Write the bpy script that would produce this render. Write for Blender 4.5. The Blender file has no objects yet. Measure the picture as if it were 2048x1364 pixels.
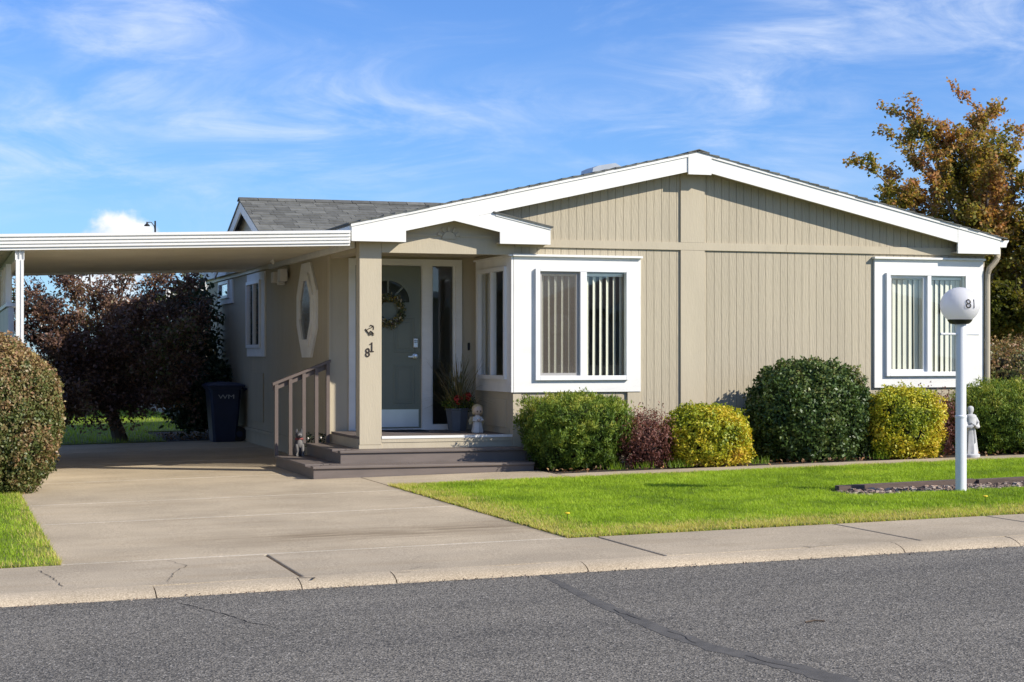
import bpy, math, random
import numpy as np
from mathutils import Vector, Matrix
random.seed(7); RNG = np.random.default_rng(11)
SC = bpy.context.scene; COL = SC.collection
PI = math.pi

# ------------------------------------------------------------------ camera
YAW = 0.3171
cam = bpy.data.cameras.new('camera'); camo = bpy.data.objects.new('camera', cam); COL.objects.link(camo)
camo.location = (-4.123, -19.935, 1.45); camo.rotation_euler = (PI/2, 0, -YAW)
cam.sensor_width = 36; cam.lens = 61.52; cam.shift_y = 0.0127; cam.clip_start = .1; cam.clip_end = 3000
SC.camera = camo

# ------------------------------------------------------------------ sun and sky
SUN = Vector((1.2, -1.05, 1.0)).normalized()           # towards the sun
EL = math.asin(SUN.z); AZ = math.atan2(SUN.x, SUN.y)
sl = bpy.data.lights.new('sun', 'SUN'); sl.energy = 5.0; sl.angle = math.radians(.55); sl.color = (1, .93, .82)
so = bpy.data.objects.new('sun', sl); COL.objects.link(so)
so.rotation_euler = (-SUN).to_track_quat('-Z', 'Y').to_euler(); so.location = SUN*60
W = bpy.data.worlds.new('World'); SC.world = W; W.use_nodes = True
nt = W.node_tree; nt.nodes.clear()
def N(t, typ, **kw):
    n = t.nodes.new(typ)
    for k, v in kw.items(): setattr(n, k, v)
    return n
def L(t, a, b): t.links.new(a, b)
wo = N(nt, 'ShaderNodeOutputWorld'); bg = N(nt, 'ShaderNodeBackground'); bg.inputs['Strength'].default_value = .085
sky = N(nt, 'ShaderNodeTexSky'); sky.sky_type = 'NISHITA'; sky.sun_disc = False
sky.sun_elevation = EL; sky.sun_rotation = AZ; sky.altitude = 400; sky.air_density = 1.0; sky.dust_density = .35; sky.ozone_density = 2.2
def wmath(op, a, b=None, c=None):
    m = N(nt, 'ShaderNodeMath', operation=op)
    for i, v in enumerate((a, b, c)):
        if v is None: continue
        if hasattr(v, 'links'): L(nt, v, m.inputs[i])
        else: m.inputs[i].default_value = v
    return m.outputs[0]
tc = N(nt, 'ShaderNodeTexCoord'); sep = N(nt, 'ShaderNodeSeparateXYZ'); L(nt, tc.outputs['Generated'], sep.inputs[0])
dx, dy, dz = sep.outputs
# high cirrus: wisps stretched along the horizon
def ramp(v, lo, hi, o0=0., o1=1.):
    m = N(nt, 'ShaderNodeMapRange'); m.interpolation_type = 'SMOOTHSTEP'
    L(nt, v, m.inputs[0])
    for i, q in zip((1, 2, 3, 4), (lo, hi, o0, o1)): m.inputs[i].default_value = q
    return m.outputs[0]
def wnoise(scale, det, rough, dist, loc, stretch, rot=(0, 0, 0)):
    mp = N(nt, 'ShaderNodeMapping'); mp.inputs['Location'].default_value = loc; mp.inputs['Scale'].default_value = stretch; mp.inputs['Rotation'].default_value = rot
    L(nt, tc.outputs['Generated'], mp.inputs[0])
    n = N(nt, 'ShaderNodeTexNoise'); n.inputs['Scale'].default_value = scale; n.inputs['Detail'].default_value = det; n.inputs['Roughness'].default_value = rough; n.inputs['Distortion'].default_value = dist
    L(nt, mp.outputs[0], n.inputs['Vector']); return n.outputs['Fac']
CL = (2.1, .7, .3)
mass = wnoise(3.4, 3, .5, .4, CL, (1, 1, 1.5), (0, .35, 0))
wisp = wnoise(9.5, 9, .62, 1.1, (1.3, .2, 2.3), (.8, .8, 2.6), (.0, .22, 0))
fine = wnoise(30., 6, .6, 1.5, (.3, 2.2, .9), (.6, .6, 3.), (.0, .3, 0))
cir = wmath('MULTIPLY', ramp(mass, .35, .62), ramp(wisp, .34, .70))
cir = wmath('ADD', cir, wmath('MULTIPLY', ramp(wisp, .52, .78), .22))
cir = wmath('MULTIPLY', cir, ramp(fine, .25, .62, .62, 1.0))
cir = wmath('MULTIPLY', cir, .66)
# low heaped clouds far off near the horizon
big = wnoise(7.5, 2, .5, 0, (.8, .2, 0), (1, 1, .6))
puff = wnoise(26., 6, .55, .3, (.1, .2, .5), (1, 1, 1.25))
hsum = wmath('ADD', big, wmath('MULTIPLY', wmath('SUBTRACT', puff, .5), .34))
hsum = wmath('SUBTRACT', hsum, wmath('MULTIPLY', wmath('MAXIMUM', wmath('SUBTRACT', dz, .060), 0.), 5.5))
cum = wmath('MULTIPLY', ramp(hsum, .535, .610), ramp(dz, .015, .05))
mixc = N(nt, 'ShaderNodeMixRGB'); L(nt, cir, mixc.inputs[0]); mixc.inputs[2].default_value = (7.6, 8.4, 9.8, 1)
tint = N(nt, 'ShaderNodeMixRGB'); tint.blend_type = 'MULTIPLY'; tint.inputs[0].default_value = 1; tint.inputs[2].default_value = (.63, .94, 1.49, 1)
L(nt, sky.outputs[0], tint.inputs[1]); L(nt, tint.outputs[0], mixc.inputs[1])
mixd = N(nt, 'ShaderNodeMixRGB'); L(nt, cum, mixd.inputs[0]); cc_ = N(nt, 'ShaderNodeMixRGB'); L(nt, ramp(puff, .38, .62), cc_.inputs[0]); cc_.inputs[1].default_value = (7.0, 7.7, 8.9, 1); cc_.inputs[2].default_value = (9.3, 9.4, 9.6, 1); L(nt, cc_.outputs[0], mixd.inputs[2])
L(nt, mixc.outputs[0], mixd.inputs[1]); L(nt, mixd.outputs[0], bg.inputs['Color']); L(nt, bg.outputs[0], wo.inputs[0])
vs = SC.view_settings; vs.view_transform = 'Standard'; vs.look = 'None'; vs.exposure = 0.42; vs.gamma = 1; vs.use_curve_mapping = False
SC.render.engine = 'CYCLES'; SC.cycles.use_denoising = True; SC.cycles.max_bounces = 8; SC.cycles.transparent_max_bounces = 12
SC.cycles.sample_clamp_indirect = 6

# ------------------------------------------------------------------ helpers
G = .0175
def gz(x): return G*max(-9., min(15., x))

class MB:
    def __init__(s): s.v = []; s.f = []
    def poly(s, vs, fs):
        b = len(s.v); s.v += [tuple(p) for p in vs]; s.f += [tuple(i+b for i in f) for f in fs]; return s
    def box(s, x0, x1, y0, y1, z0, z1):
        return s.poly([(x0,y0,z0),(x1,y0,z0),(x1,y1,z0),(x0,y1,z0),(x0,y0,z1),(x1,y0,z1),(x1,y1,z1),(x0,y1,z1)],
                      [(0,3,2,1),(4,5,6,7),(0,1,5,4),(1,2,6,5),(2,3,7,6),(3,0,4,7)])
    def prism(s, pts, ax, a, b):
        """pts: 2-D outline (ccw seen from -ax); ax 'y': (x,z) outline, 'x': (y,z) outline, 'z': (x,y)"""
        n = len(pts)
        def P(p, t): return (p[0], t, p[1]) if ax == 'y' else ((t, p[0], p[1]) if ax == 'x' else (p[0], p[1], t))
        return s.poly([P(p, a) for p in pts]+[P(p, b) for p in pts],
                      [tuple(range(n)), tuple(range(2*n-1, n-1, -1))]+[(i, i+n, (i+1) % n+n, (i+1) % n) for i in range(n)])
    def ring_stack(s, rings, cap=True):
        n = len(rings[0]); b = len(s.v)
        for r in rings: s.v += [tuple(p) for p in r]
        for k in range(len(rings)-1):
            for i in range(n):
                j = (i+1) % n; s.f.append((b+k*n+i, b+k*n+j, b+(k+1)*n+j, b+(k+1)*n+i))
        if cap:
            s.f.append(tuple(b+i for i in range(n-1, -1, -1))); s.f.append(tuple(b+(len(rings)-1)*n+i for i in range(n)))
        return s
    def lathe(s, c, prof, n=20, sx=1., sy=1.):
        return s.ring_stack([[(c[0]+r*sx*math.cos(2*PI*i/n), c[1]+r*sy*math.sin(2*PI*i/n), c[2]+z) for i in range(n)] for r, z in prof])
    def tube(s, pts, rad, n=8):
        pts = [Vector(p) for p in pts]; rings = []
        if not hasattr(rad, '__len__'): rad = [rad]*len(pts)
        up = Vector((.13, .27, .95))
        for k, p in enumerate(pts):
            d = (pts[min(k+1, len(pts)-1)]-pts[max(k-1, 0)])
            if d.length < 1e-7: d = Vector((0, 0, 1))
            d.normalize(); a = d.cross(up)
            if a.length < .15: a = d.cross(Vector((1, 0, 0)))
            a.normalize(); b = d.cross(a)
            rings.append([p+(a*math.cos(2*PI*i/n)+b*math.sin(2*PI*i/n))*rad[k] for i in range(n)])
        return s.ring_stack(rings)
    def ball(s, c, r, n=12, m=8):
        rx, ry, rz = r if hasattr(r, '__len__') else (r, r, r)
        rings = []
        for k in range(m+1):
            t = -PI/2+PI*k/m; q = max(math.cos(t), .02)
            rings.append([(c[0]+rx*q*math.cos(2*PI*i/n), c[1]+ry*q*math.sin(2*PI*i/n), c[2]+rz*math.sin(t)) for i in range(n)])
        return s.ring_stack(rings)
    def build(s, name, mat, parent=None, smooth=False, **kw):
        me = bpy.data.meshes.new(name); me.from_pydata(s.v, [], s.f); me.update()
        return link(name, me, mat, parent, smooth, **kw)

def link(name, me, mat, parent=None, smooth=False, **kw):
    if mat is not None: me.materials.append(mat)
    if smooth:
        me.polygons.foreach_set('use_smooth', [True]*len(me.polygons))
        try: me.set_sharp_from_angle(angle=math.radians(28))
        except Exception: pass
    o = bpy.data.objects.new(name, me); COL.objects.link(o)
    if parent is not None:
        o.parent = parent
        if parent.type == 'EMPTY': o.matrix_parent_inverse = Matrix.Translation(-Vector(parent.location))
    tag(o, **kw); return o
def tag(o, label=None, cat=None, group=None, kind=None):
    if label: o['label'] = label
    if cat: o['category'] = cat
    if group: o['group'] = group
    if kind: o['kind'] = kind
    return o
def root(name, loc, label, cat, group=None):
    o = bpy.data.objects.new(name, None); COL.objects.link(o); o.location = loc; o.empty_display_size = .2
    return tag(o, label, cat, group)
def bevel(o, w, seg=2):
    m = o.modifiers.new('bevel', 'BEVEL'); m.width = w; m.segments = seg; m.limit_method = 'ANGLE'; return o
def box(name, mat, parent, x0, x1, y0, y1, z0, z1, bv=0, **kw):
    o = MB().box(x0, x1, y0, y1, z0, z1).build(name, mat, parent, **kw)
    if bv: bevel(o, bv)
    return o

# value noise for scattering
def vnoise(p, seed=0):
    p = np.asarray(p, float); i = np.floor(p).astype(np.int64); f = p-i; f = f*f*(3-2*f); r = 0
    def h(a):
        n = (a[:, 0]*374761393+a[:, 1]*668265263+a[:, 2]*2147483647+seed*144665) & 0xffffffff
        n = ((n ^ (n >> 13))*1274126177) & 0xffffffff
        return ((n ^ (n >> 16)) & 0xffff)/65535.
    for dx in (0, 1):
        for dy in (0, 1):
            for dz in (0, 1):
                w = (f[:, 0] if dx else 1-f[:, 0])*(f[:, 1] if dy else 1-f[:, 1])*(f[:, 2] if dz else 1-f[:, 2])
                r = r+w*h(i+np.array([dx, dy, dz]))
    return r
def np_mesh(name, v, k, mat, parent=None, rnd=None, smooth=False, **kw):
    """v: (n*k,3) loose k-gons"""
    n = len(v)//k; me = bpy.data.meshes.new(name)
    me.vertices.add(len(v)); me.vertices.foreach_set('co', np.ascontiguousarray(v, dtype=np.float32).ravel())
    me.loops.add(len(v)); me.loops.foreach_set('vertex_index', np.arange(len(v), dtype=np.int32))
    me.polygons.add(n); me.polygons.foreach_set('loop_start', np.arange(0, len(v), k, dtype=np.int32))
    me.update(calc_edges=True)
    if rnd is not None:
        a = me.attributes.new('rnd', 'FLOAT', 'FACE'); a.data.foreach_set('value', np.ascontiguousarray(rnd, dtype=np.float32))
    return link(name, me, mat, parent, smooth, **kw)
def unit(a): return a/np.maximum(np.linalg.norm(a, axis=1, keepdims=True), 1e-9)
def leaves(p, nrm, along, ln, wd, fold=.25):
    """leaf quads at p: nrm ~ leaf normal, along ~ leaf axis"""
    t = unit(along-nrm*np.sum(along*nrm, 1, keepdims=True)); b = np.cross(nrm, t)
    ln = ln[:, None]; wd = wd[:, None]
    q0 = p; q1 = p+t*ln*.5+b*wd*.5+nrm*wd*fold; q2 = p+t*ln; q3 = p+t*ln*.5-b*wd*.5+nrm*wd*fold
    return np.stack([q0, q1, q2, q3], 1).reshape(-1, 3)

# ------------------------------------------------------------------ materials
def newmat(name):
    m = bpy.data.materials.new(name); m.use_nodes = True; t = m.node_tree; t.nodes.clear()
    o = N(t, 'ShaderNodeOutputMaterial'); b = N(t, 'ShaderNodeBsdfPrincipled'); L(t, b.outputs[0], o.inputs[0])
    return m, t, b, o
def coords(t, scale=(1, 1, 1)):
    c = N(t, 'ShaderNodeTexCoord'); mp = N(t, 'ShaderNodeMapping'); mp.inputs['Scale'].default_value = scale
    L(t, c.outputs['Object'], mp.inputs[0]); return mp.outputs[0]
def noise(t, vec, scale, det=5, rough=.55, dist=0):
    n = N(t, 'ShaderNodeTexNoise'); n.inputs['Scale'].default_value = scale; n.inputs['Detail'].default_value = det
    n.inputs['Roughness'].default_value = rough; n.inputs['Distortion'].default_value = dist; L(t, vec, n.inputs['Vector']); return n.outputs['Fac']
def mrange(t, v, a, b, c=0., d=1.):
    m = N(t, 'ShaderNodeMapRange'); L(t, v, m.inputs[0])
    for i, q in zip((1, 2, 3, 4), (a, b, c, d)): m.inputs[i].default_value = q
    return m.outputs[0]
def mixcol(t, fac, a, b, mode='MIX'):
    m = N(t, 'ShaderNodeMixRGB'); m.blend_type = mode
    if hasattr(fac, 'links'): L(t, fac, m.inputs[0])
    else: m.inputs[0].default_value = fac
    for i, q in ((1, a), (2, b)):
        if hasattr(q, 'links'): L(t, q, m.inputs[i])
        else: m.inputs[i].default_value = (*q, 1)
    return m.outputs[0]
def bumpn(t, bsdf, h, strength, dist):
    b = N(t, 'ShaderNodeBump'); b.inputs['Strength'].default_value = strength; b.inputs['Distance'].default_value = dist
    L(t, h, b.inputs['Height']); L(t, b.outputs[0], bsdf.inputs['Normal'])
def sc(c, k): return tuple(min(1, x*k) for x in c)
def M(name, col, rough=.6, var=.1, vs_=2.5, bump=0., bs=60, bd=.004, stretch=(1, 1, 1), metal=0, spec=.4, objvar=0.):
    m, t, b, o = newmat(name); v = coords(t, stretch)
    c = mixcol(t, mrange(t, noise(t, v, vs_, 6), .3, .7), sc(col, 1-var), sc(col, 1+var))
    c = mixcol(t, mrange(t, noise(t, v, vs_*14, 3), .3, .7, 0, .6), c, mixcol(t, 1., c, (1-var,)*3, 'MULTIPLY'))
    if objvar:
        oi = N(t, 'ShaderNodeObjectInfo'); c = mixcol(t, mrange(t, oi.outputs['Random'], 0, 1, 0, 1), mixcol(t, 1., c, (1-objvar,)*3, 'MULTIPLY'), c)
    L(t, c, b.inputs['Base Color']); b.inputs['Roughness'].default_value = rough; b.inputs['Metallic'].default_value = metal
    b.inputs['Specular IOR Level'].default_value = spec
    if bump: bumpn(t, b, noise(t, v, bs, 4), bump, bd)
    return m
def leafmat(name, stops, trans=.3, rough=.5, spec=.35):
    m, t, b, o = newmat(name)
    a = N(t, 'ShaderNodeAttribute'); a.attribute_name = 'rnd'
    r = N(t, 'ShaderNodeValToRGB'); e = r.color_ramp.elements
    while len(e) < len(stops): e.new(.5)
    for k, (p, c) in enumerate(stops): e[k].position = p; e[k].color = (*c, 1)
    L(t, a.outputs['Fac'], r.inputs[0]); L(t, r.outputs[0], b.inputs['Base Color'])
    b.inputs['Roughness'].default_value = rough; b.inputs['Specular IOR Level'].default_value = spec
    tr = N(t, 'ShaderNodeBsdfTranslucent'); L(t, mixcol(t, 1., r.outputs[0], (1.15, 1.1, .6), 'MULTIPLY'), tr.inputs[0])
    mx = N(t, 'ShaderNodeMixShader'); mx.inputs[0].default_value = trans
    L(t, b.outputs[0], mx.inputs[1]); L(t, tr.outputs[0], mx.inputs[2]); L(t, mx.outputs[0], o.inputs[0]); return m
def glassmat(name, tintc=(.95, .97, .96)):
    m, t, b, o = newmat(name); t.nodes.remove(b)
    g = N(t, 'ShaderNodeBsdfGlossy'); g.inputs['Roughness'].default_value = .012; g.inputs[0].default_value = (1, 1, 1, 1)
    tr = N(t, 'ShaderNodeBsdfTransparent'); tr.inputs[0].default_value = (*tintc, 1)
    f = N(t, 'ShaderNodeLayerWeight'); p = N(t, 'ShaderNodeMath', operation='POWER'); L(t, f.outputs['Facing'], p.inputs[0]); p.inputs[1].default_value = 4.
    v = coords(t); bu = N(t, 'ShaderNodeBump'); bu.inputs['Strength'].default_value = .05; bu.inputs['Distance'].default_value = .02
    L(t, noise(t, v, 2.2, 1), bu.inputs['Height']); L(t, bu.outputs[0], g.inputs['Normal'])
    mx = N(t, 'ShaderNodeMixShader'); L(t, mrange(t, p.outputs[0], 0, 1, .045, 1.), mx.inputs[0]); L(t, tr.outputs[0], mx.inputs[1]); L(t, g.outputs[0], mx.inputs[2]); L(t, mx.outputs[0], o.inputs[0]); return m
def meshmat(name, col, cover):
    m, t, b, o = newmat(name); b.inputs['Base Color'].default_value = (*col, 1); b.inputs['Roughness'].default_value = .9
    tr = N(t, 'ShaderNodeBsdfTransparent'); mx = N(t, 'ShaderNodeMixShader'); mx.inputs[0].default_value = cover
    L(t, tr.outputs[0], mx.inputs[1]); L(t, b.outputs[0], mx.inputs[2]); L(t, mx.outputs[0], o.inputs[0]); return m

TAN = (.43, .375, .272)
m_siding = M('siding_paint', TAN, .75, .06, 1.5, .9, 30, .007, (2.2, 2.2, .30), objvar=.06)
m_tan = M('tan_trim_paint', (.46, .40, .29), .7, .05, 2, .5, 30, .004, (2, 2, .45), objvar=.03)
m_white = M('white_trim_paint', (.75, .74, .70), .6, .06, 2.2, .35, 34, .003, (.6, 2, 2), spec=.3)
m_vinyl = M('white_vinyl', (.76, .76, .75), .35, .02, 3, spec=.5)
m_alum = M('white_enamelled_aluminium', (.72, .71, .67), .4, .04, 2.5, .05, 20, spec=.5)
m_soffit = M('carport_pan_enamel', (.72, .66, .52), .45, .07, 1.2, spec=.4, objvar=.06)
m_wallpanel = M('screen_wall_enamel', (.62, .62, .60), .5, .06, 1.5, objvar=.05)
m_deck = M('brown_deck_board', (.155, .126, .109), .55, .12, 2.5, .25, 40, .003, (1, 6, 6), objvar=.12)
m_deckY = M('brown_deck_board_grain', (.155, .126, .109), .55, .12, 2.5, .25, 40, .003, (6, 1, 6), objvar=.12)
m_rail = M('brown_rail_paint', (.135, .106, .092), .5, .1, 3, .1, 40)
m_door = M('green_grey_door_paint', (.175, .19, .145), .45, .05, 2, .06, 60)
m_metal = M('brushed_metal', (.62, .63, .64), .32, .05, 5, metal=.9)
m_dark = M('black_metal', (.02, .018, .017), .45, .1, 6)
m_bronze = M('dark_bronze', (.05, .035, .028), .4, .1, 8, metal=.4)
m_shingle = M('asphalt_shingle', (.165, .166, .15), .9, .2, 9, .5, 140, .004, objvar=.42)
m_interior = M('interior_wall', (.42, .36, .29), .8, .05, 1)
m_floorin = M('interior_floor', (.22, .18, .14), .7, .1, 2)
m_blind = M('blind_fabric', (.78, .74, .64), .7, .03, 2)
m_screen = meshmat('window_screen_mesh', (.16, .135, .11), .42)
m_glass = glassmat('window_glass')
m_frost = M('frosted_glass', (.16, .17, .17), .18, .12, 2, spec=.7)
m_dryfilm = M('downspout_tan', (.44, .38, .28), .45, .04, 3)
m_galv = M('galvanised_vent', (.42, .45, .47), .4, .08, 4, metal=.5)
m_bin = M('bin_plastic', (.012, .02, .055), .5, .15, 3, .1, 60)
m_rubber = M('black_rubber', (.015, .015, .016), .7, .1, 6)
def opal():
    m, t, b, o = newmat('opal_globe'); b.inputs['Base Color'].default_value = (.82, .81, .81, 1); b.inputs['Roughness'].default_value = .25
    tr = N(t, 'ShaderNodeBsdfTranslucent'); tr.inputs[0].default_value = (.86, .85, .86, 1); mx = N(t, 'ShaderNodeMixShader'); mx.inputs[0].default_value = .45
    L(t, b.outputs[0], mx.inputs[1]); L(t, tr.outputs[0], mx.inputs[2]); L(t, mx.outputs[0], o.inputs[0]); return m
m_globe = opal()
m_pole = M('white_pole_paint', (.70, .72, .75), .35, .04, 3, spec=.5)
m_stone = M('statue_concrete', (.46, .46, .46), .8, .14, 12, .3, 60)
m_bark = M('bark', (.10, .075, .055), .9, .25, 6, .8, 30, .01, (1, 1, .3))
m_coreshade = M('twigs', (.022, .024, .012), .95, .3, 8)  # near-black core colour standing in for the shade inside a shrub
m_coreshade_red = M('red_core_shade', (.035, .018, .018), .95, .3, 8)  # same painted inner shade, reddish, for the burgundy shrubs
m_pot = M('grey_glazed_pot', (.10, .115, .135), .4, .15, 5, .1, 30)
m_timber = M('weathered_timber', (.12, .085, .068), .85, .3, 4, .6, 30, .006, (.5, 6, 6))
m_soil = M('bed_soil', (.05, .038, .028), .95, .4, 5, .9, 40, .02)
m_plaster = M('painted_resin', (.62, .60, .56), .5, .06, 8)
m_skin = M('resin_skin_tone', (.60, .46, .34), .5, .05, 8)
m_hair = M('resin_blond', (.50, .40, .22), .6, .12, 20)
m_red = M('red_petals', (.42, .035, .02), .6, .2, 20)
m_mat = M('doormat', (.02, .02, .022), .95, .3, 30, .8, 120)

def concrete(name, col, streak=0.):
    m, t, b, o = newmat(name); v = coords(t)
    c = mixcol(t, mrange(t, noise(t, v, .9, 6, .6), .3, .7), sc(col, .80), sc(col, 1.12))
    c = mixcol(t, mrange(t, noise(t, v, 95, 3, .7), .38, .66), mixcol(t, 1., c, (.66, .645, .62), 'MULTIPLY'), mixcol(t, 1., c, (1.2, 1.2, 1.19), 'MULTIPLY'))
    c = mixcol(t, mrange(t, noise(t, coords(t, (.35, 2.2, 1)), 1.6, 6, .6), .5, .75, 0, .4), c, mixcol(t, 1., c, (.74, .68, .58), 'MULTIPLY'))
    if streak:      # old brown run-off stain lying across the drive near the pavement
        sp = N(t, 'ShaderNodeSeparateXYZ'); cc = N(t, 'ShaderNodeTexCoord'); L(t, cc.outputs['Object'], sp.inputs[0])
        def mm(op, a, q):
            k = N(t, 'ShaderNodeMath', operation=op); L(t, a, k.inputs[0])
            if hasattr(q, 'links'): L(t, q, k.inputs[1])
            else: k.inputs[1].default_value = q
            return k.outputs[0]
        yy = mm('ADD', sp.outputs[1], mm('MULTIPLY', noise(t, v, .8, 4), .9))
        ma = mm('ABSOLUTE', mm('ADD', yy, 5.55), 0); ma = mrange(t, ma, .62, 0)
        xa = mrange(t, sp.outputs[0], -2.6, -1.0); k = mm('MULTIPLY', mm('MULTIPLY', ma, xa), mrange(t, noise(t, coords(t, (.6, 3, 1)), 2, 5), .3, .65))
        c = mixcol(t, mm('MULTIPLY', k, streak), c, (.15, .105, .055))
    L(t, c, b.inputs['Base Color']); b.inputs['Roughness'].default_value = .85; b.inputs['Specular IOR Level'].default_value = .25
    bumpn(t, b, noise(t, v, 110, 3, .7), .35, .004); return m
m_drive = concrete('driveway_concrete', (.485, .40, .283), 1.)
m_walk = concrete('pavement_concrete', (.45, .375, .272)); m_kerb = concrete('kerb_concrete', (.495, .412, .30))
m_jointlight = concrete('joint_grout', (.56, .50, .40))
m_jointdark = M('dark_joint', (.03, .026, .022), .95, .2, 10)
def asphalt():
    m, t, b, o = newmat('road_asphalt'); v = coords(t)
    vo = N(t, 'ShaderNodeTexVoronoi'); vo.inputs['Scale'].default_value = 108; L(t, v, vo.inputs['Vector'])
    big = mrange(t, noise(t, coords(t, (.5, 1.6, 1)), .55, 6, .6), .3, .7)
    base = mixcol(t, big, (.104, .097, .085), (.166, .154, .133))
    base = mixcol(t, mrange(t, noise(t, coords(t, (.06, 1.1, 1)), 1.3, 5, .6), .42, .68, 0, .55), base, mixcol(t, 1., base, (.72, .73, .76), 'MULTIPLY'))
    base = mixcol(t, mrange(t, noise(t, coords(t, (.7, .9, 1)), 2.2, 3), .64, .74, 0, .35), base, mixcol(t, 1., base, (.6, .58, .56), 'MULTIPLY'))
    spk = N(t, 'ShaderNodeSeparateColor'); L(t, vo.outputs['Color'], spk.inputs[0])
    c = mixcol(t, mrange(t, spk.outputs[0], .15, .95), mixcol(t, 1., base, (.42, .42, .42), 'MULTIPLY'), mixcol(t, 1., base, (1.95, 1.90, 1.80), 'MULTIPLY'))
    c = mixcol(t, mrange(t, spk.outputs[1], .93, .97), c, (.40, .37, .32))
    c = mixcol(t, mrange(t, noise(t, v, 24, 4), .3, .7, 0, .5), c, mixcol(t, 1., c, (.72, .72, .72), 'MULTIPLY'))
    L(t, c, b.inputs['Base Color']); b.inputs['Roughness'].default_value = .85; b.inputs['Specular IOR Level'].default_value = .3
    bumpn(t, b, vo.outputs['Distance'], .6, .008); return m
m_road = asphalt()
m_seal = M('crack_seal', (.098, .091, .080), .85, .3, 7, .5, 90)
m_turf = M('turf_thatch', (.16, .19, .03), .95, .4, 7, .8, 60, .02)
m_earth = M('distant_ground', (.10, .12, .045), .95, .3, .3)
m_grass = leafmat('grass_blades', [(0, (.11, .195, .02)), (.35, (.285, .43, .026)), (.72, (.46, .62, .055)), (.88, (.60, .56, .13)), (1, (.60, .46, .22))], .42, .5, .2)

# ------------------------------------------------------------------ the ground
BR = (-9., 15.)
def sheet(name, x0, x1, y0, y1, off, mat, parent=None, thick=.0, **kw):
    xs = sorted({x0, x1, *[b for b in BR if x0 < b < x1]}); mb = MB()
    for a, b in zip(xs, xs[1:]):
        za, zb = gz(a)+off, gz(b)+off
        if thick: mb.poly([(a,y0,za-thick),(b,y0,zb-thick),(b,y1,zb-thick),(a,y1,za-thick),(a,y0,za),(b,y0,zb),(b,y1,zb),(a,y1,za)], [(0,3,2,1),(4,5,6,7),(0,1,5,4),(1,2,6,5),(2,3,7,6),(3,0,4,7)])
        else: mb.poly([(a,y0,za),(b,y0,zb),(b,y1,zb),(a,y1,za)], [(0,1,2,3)])
    return mb.build(name, mat, parent, **kw)
sheet('ground', -1500, 1500, -1500, 1500, -.16, m_earth, kind='structure')
road = sheet('road', -200, 200, -17.6, -8.55, -.055, m_road, kind='structure')
# sealed crack wandering across the road
mb = MB(); ck = MB(); yy = -8.62; px = -.20; ptsL = []
ctrl = [(-.20, -8.62, .05), (-.24, -9.2, .10), (-.30, -9.8, .11), (-.33, -10.4, .13), (-.36, -11.0, .16), (-.34, -11.7, .18), (-.20, -12.4, .2), (-.1, -13.4, .2), (-.05, -15, .2)]
def ctl(y):
    for a, b in zip(ctrl, ctrl[1:]):
        if a[1] >= y >= b[1]:
            t = (a[1]-y)/(a[1]-b[1]); return a[0]+(b[0]-a[0])*t, a[2]+(b[2]-a[2])*t
    return ctrl[-1][0], ctrl[-1][2]
rows = []; cr = []
for k in range(90):
    y = -8.62-k*.07; x, w = ctl(y); w *= .36
    a = x-w*(1+.5*random.uniform(-1, 1)*.5); b = x+w*(1+.5*random.uniform(-1, 1)*.5); c = x+.25*w*math.sin(k*.7)+random.uniform(-.012, .012)
    rows.append(((a, y), (b, y))); cr.append((c, y))
for (a, b), (c, d) in zip(rows, rows[1:]):
    mb.poly([(*a, gz(a[0])-.0535), (*b, gz(b[0])-.0535), (*d, gz(d[0])-.0535), (*c, gz(c[0])-.0535)], [(0, 3, 2, 1)])
for k, (a, b) in enumerate(zip(cr, cr[1:])):
    if k < 20 or (k//6) % 2: continue
    w = .0015+.002*random.random()
    ck.poly([(a[0]-w, a[1], gz(a[0])-.0515), (a[0]+w, a[1], gz(a[0])-.0515), (b[0]+w, b[1], gz(b[0])-.0515), (b[0]-w, b[1], gz(b[0])-.0515)], [(0, 3, 2, 1)])
mb.build('crack_sealant', m_seal, road); ck.build('crack', m_jointdark, road)
sheet('verge_across_the_road', -200, 200, -40, -17.6, -.02, m_turf, kind='structure')

# pavement of separate slabs with a rolled kerb
sw = sheet('pavement', -60, 60, -8.46, -7.0, -.045, m_jointdark, kind='structure')
jx = [-12.6, -8.9, -5.9, -1.82, .80, 2.89, 4.33, 6.6, 9.2, 12.4]
jx = [-40.]+jx+[40.]
for a, b in zip(jx, jx[1:]):
    for c, d in ([(a, -9.), (-9., b)] if a < -9 < b else [(a, b)]):
        g = .013
        o = sheet('slab', c+g, d-g, -8.44+g, -7.06, 0., m_walk, sw, .12); bevel(o, .008)
kp = [(-8.435, -.001), (-8.50, -.003), (-8.57, -.016), (-8.625, -.036), (-8.65, -.062), (-8.65, -.12), (-8.435, -.12)]
kx = [-40., -9., -5.6, -2.80, -1.86, -1.22, .14, 2.62, 3.6, 4.75, 7.2, 10.4, 15., 40.]
kr = sheet('kerb', -60, 60, -8.6, -8.4, -.09, m_jointdark, kind='structure')
for a, b in zip(kx, kx[1:]):
    n = max(2, int((b-a)/.16)); mb = MB(); a2, b2 = a+.004, b-.004
    rings = []
    for k in range(n+1):
        x = a2+(b2-a2)*k/n; j = .006*math.sin(x*3.1)+random.uniform(-.007, .007)
        rings.append([(x, y+(j if i < 5 else 0), gz(x)+z+(j*.4 if i < 5 else 0)) for i, (y, z) in enumerate(kp)])
    o = mb.ring_stack(rings).build('kerb_section', m_kerb, kr, True)
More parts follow.
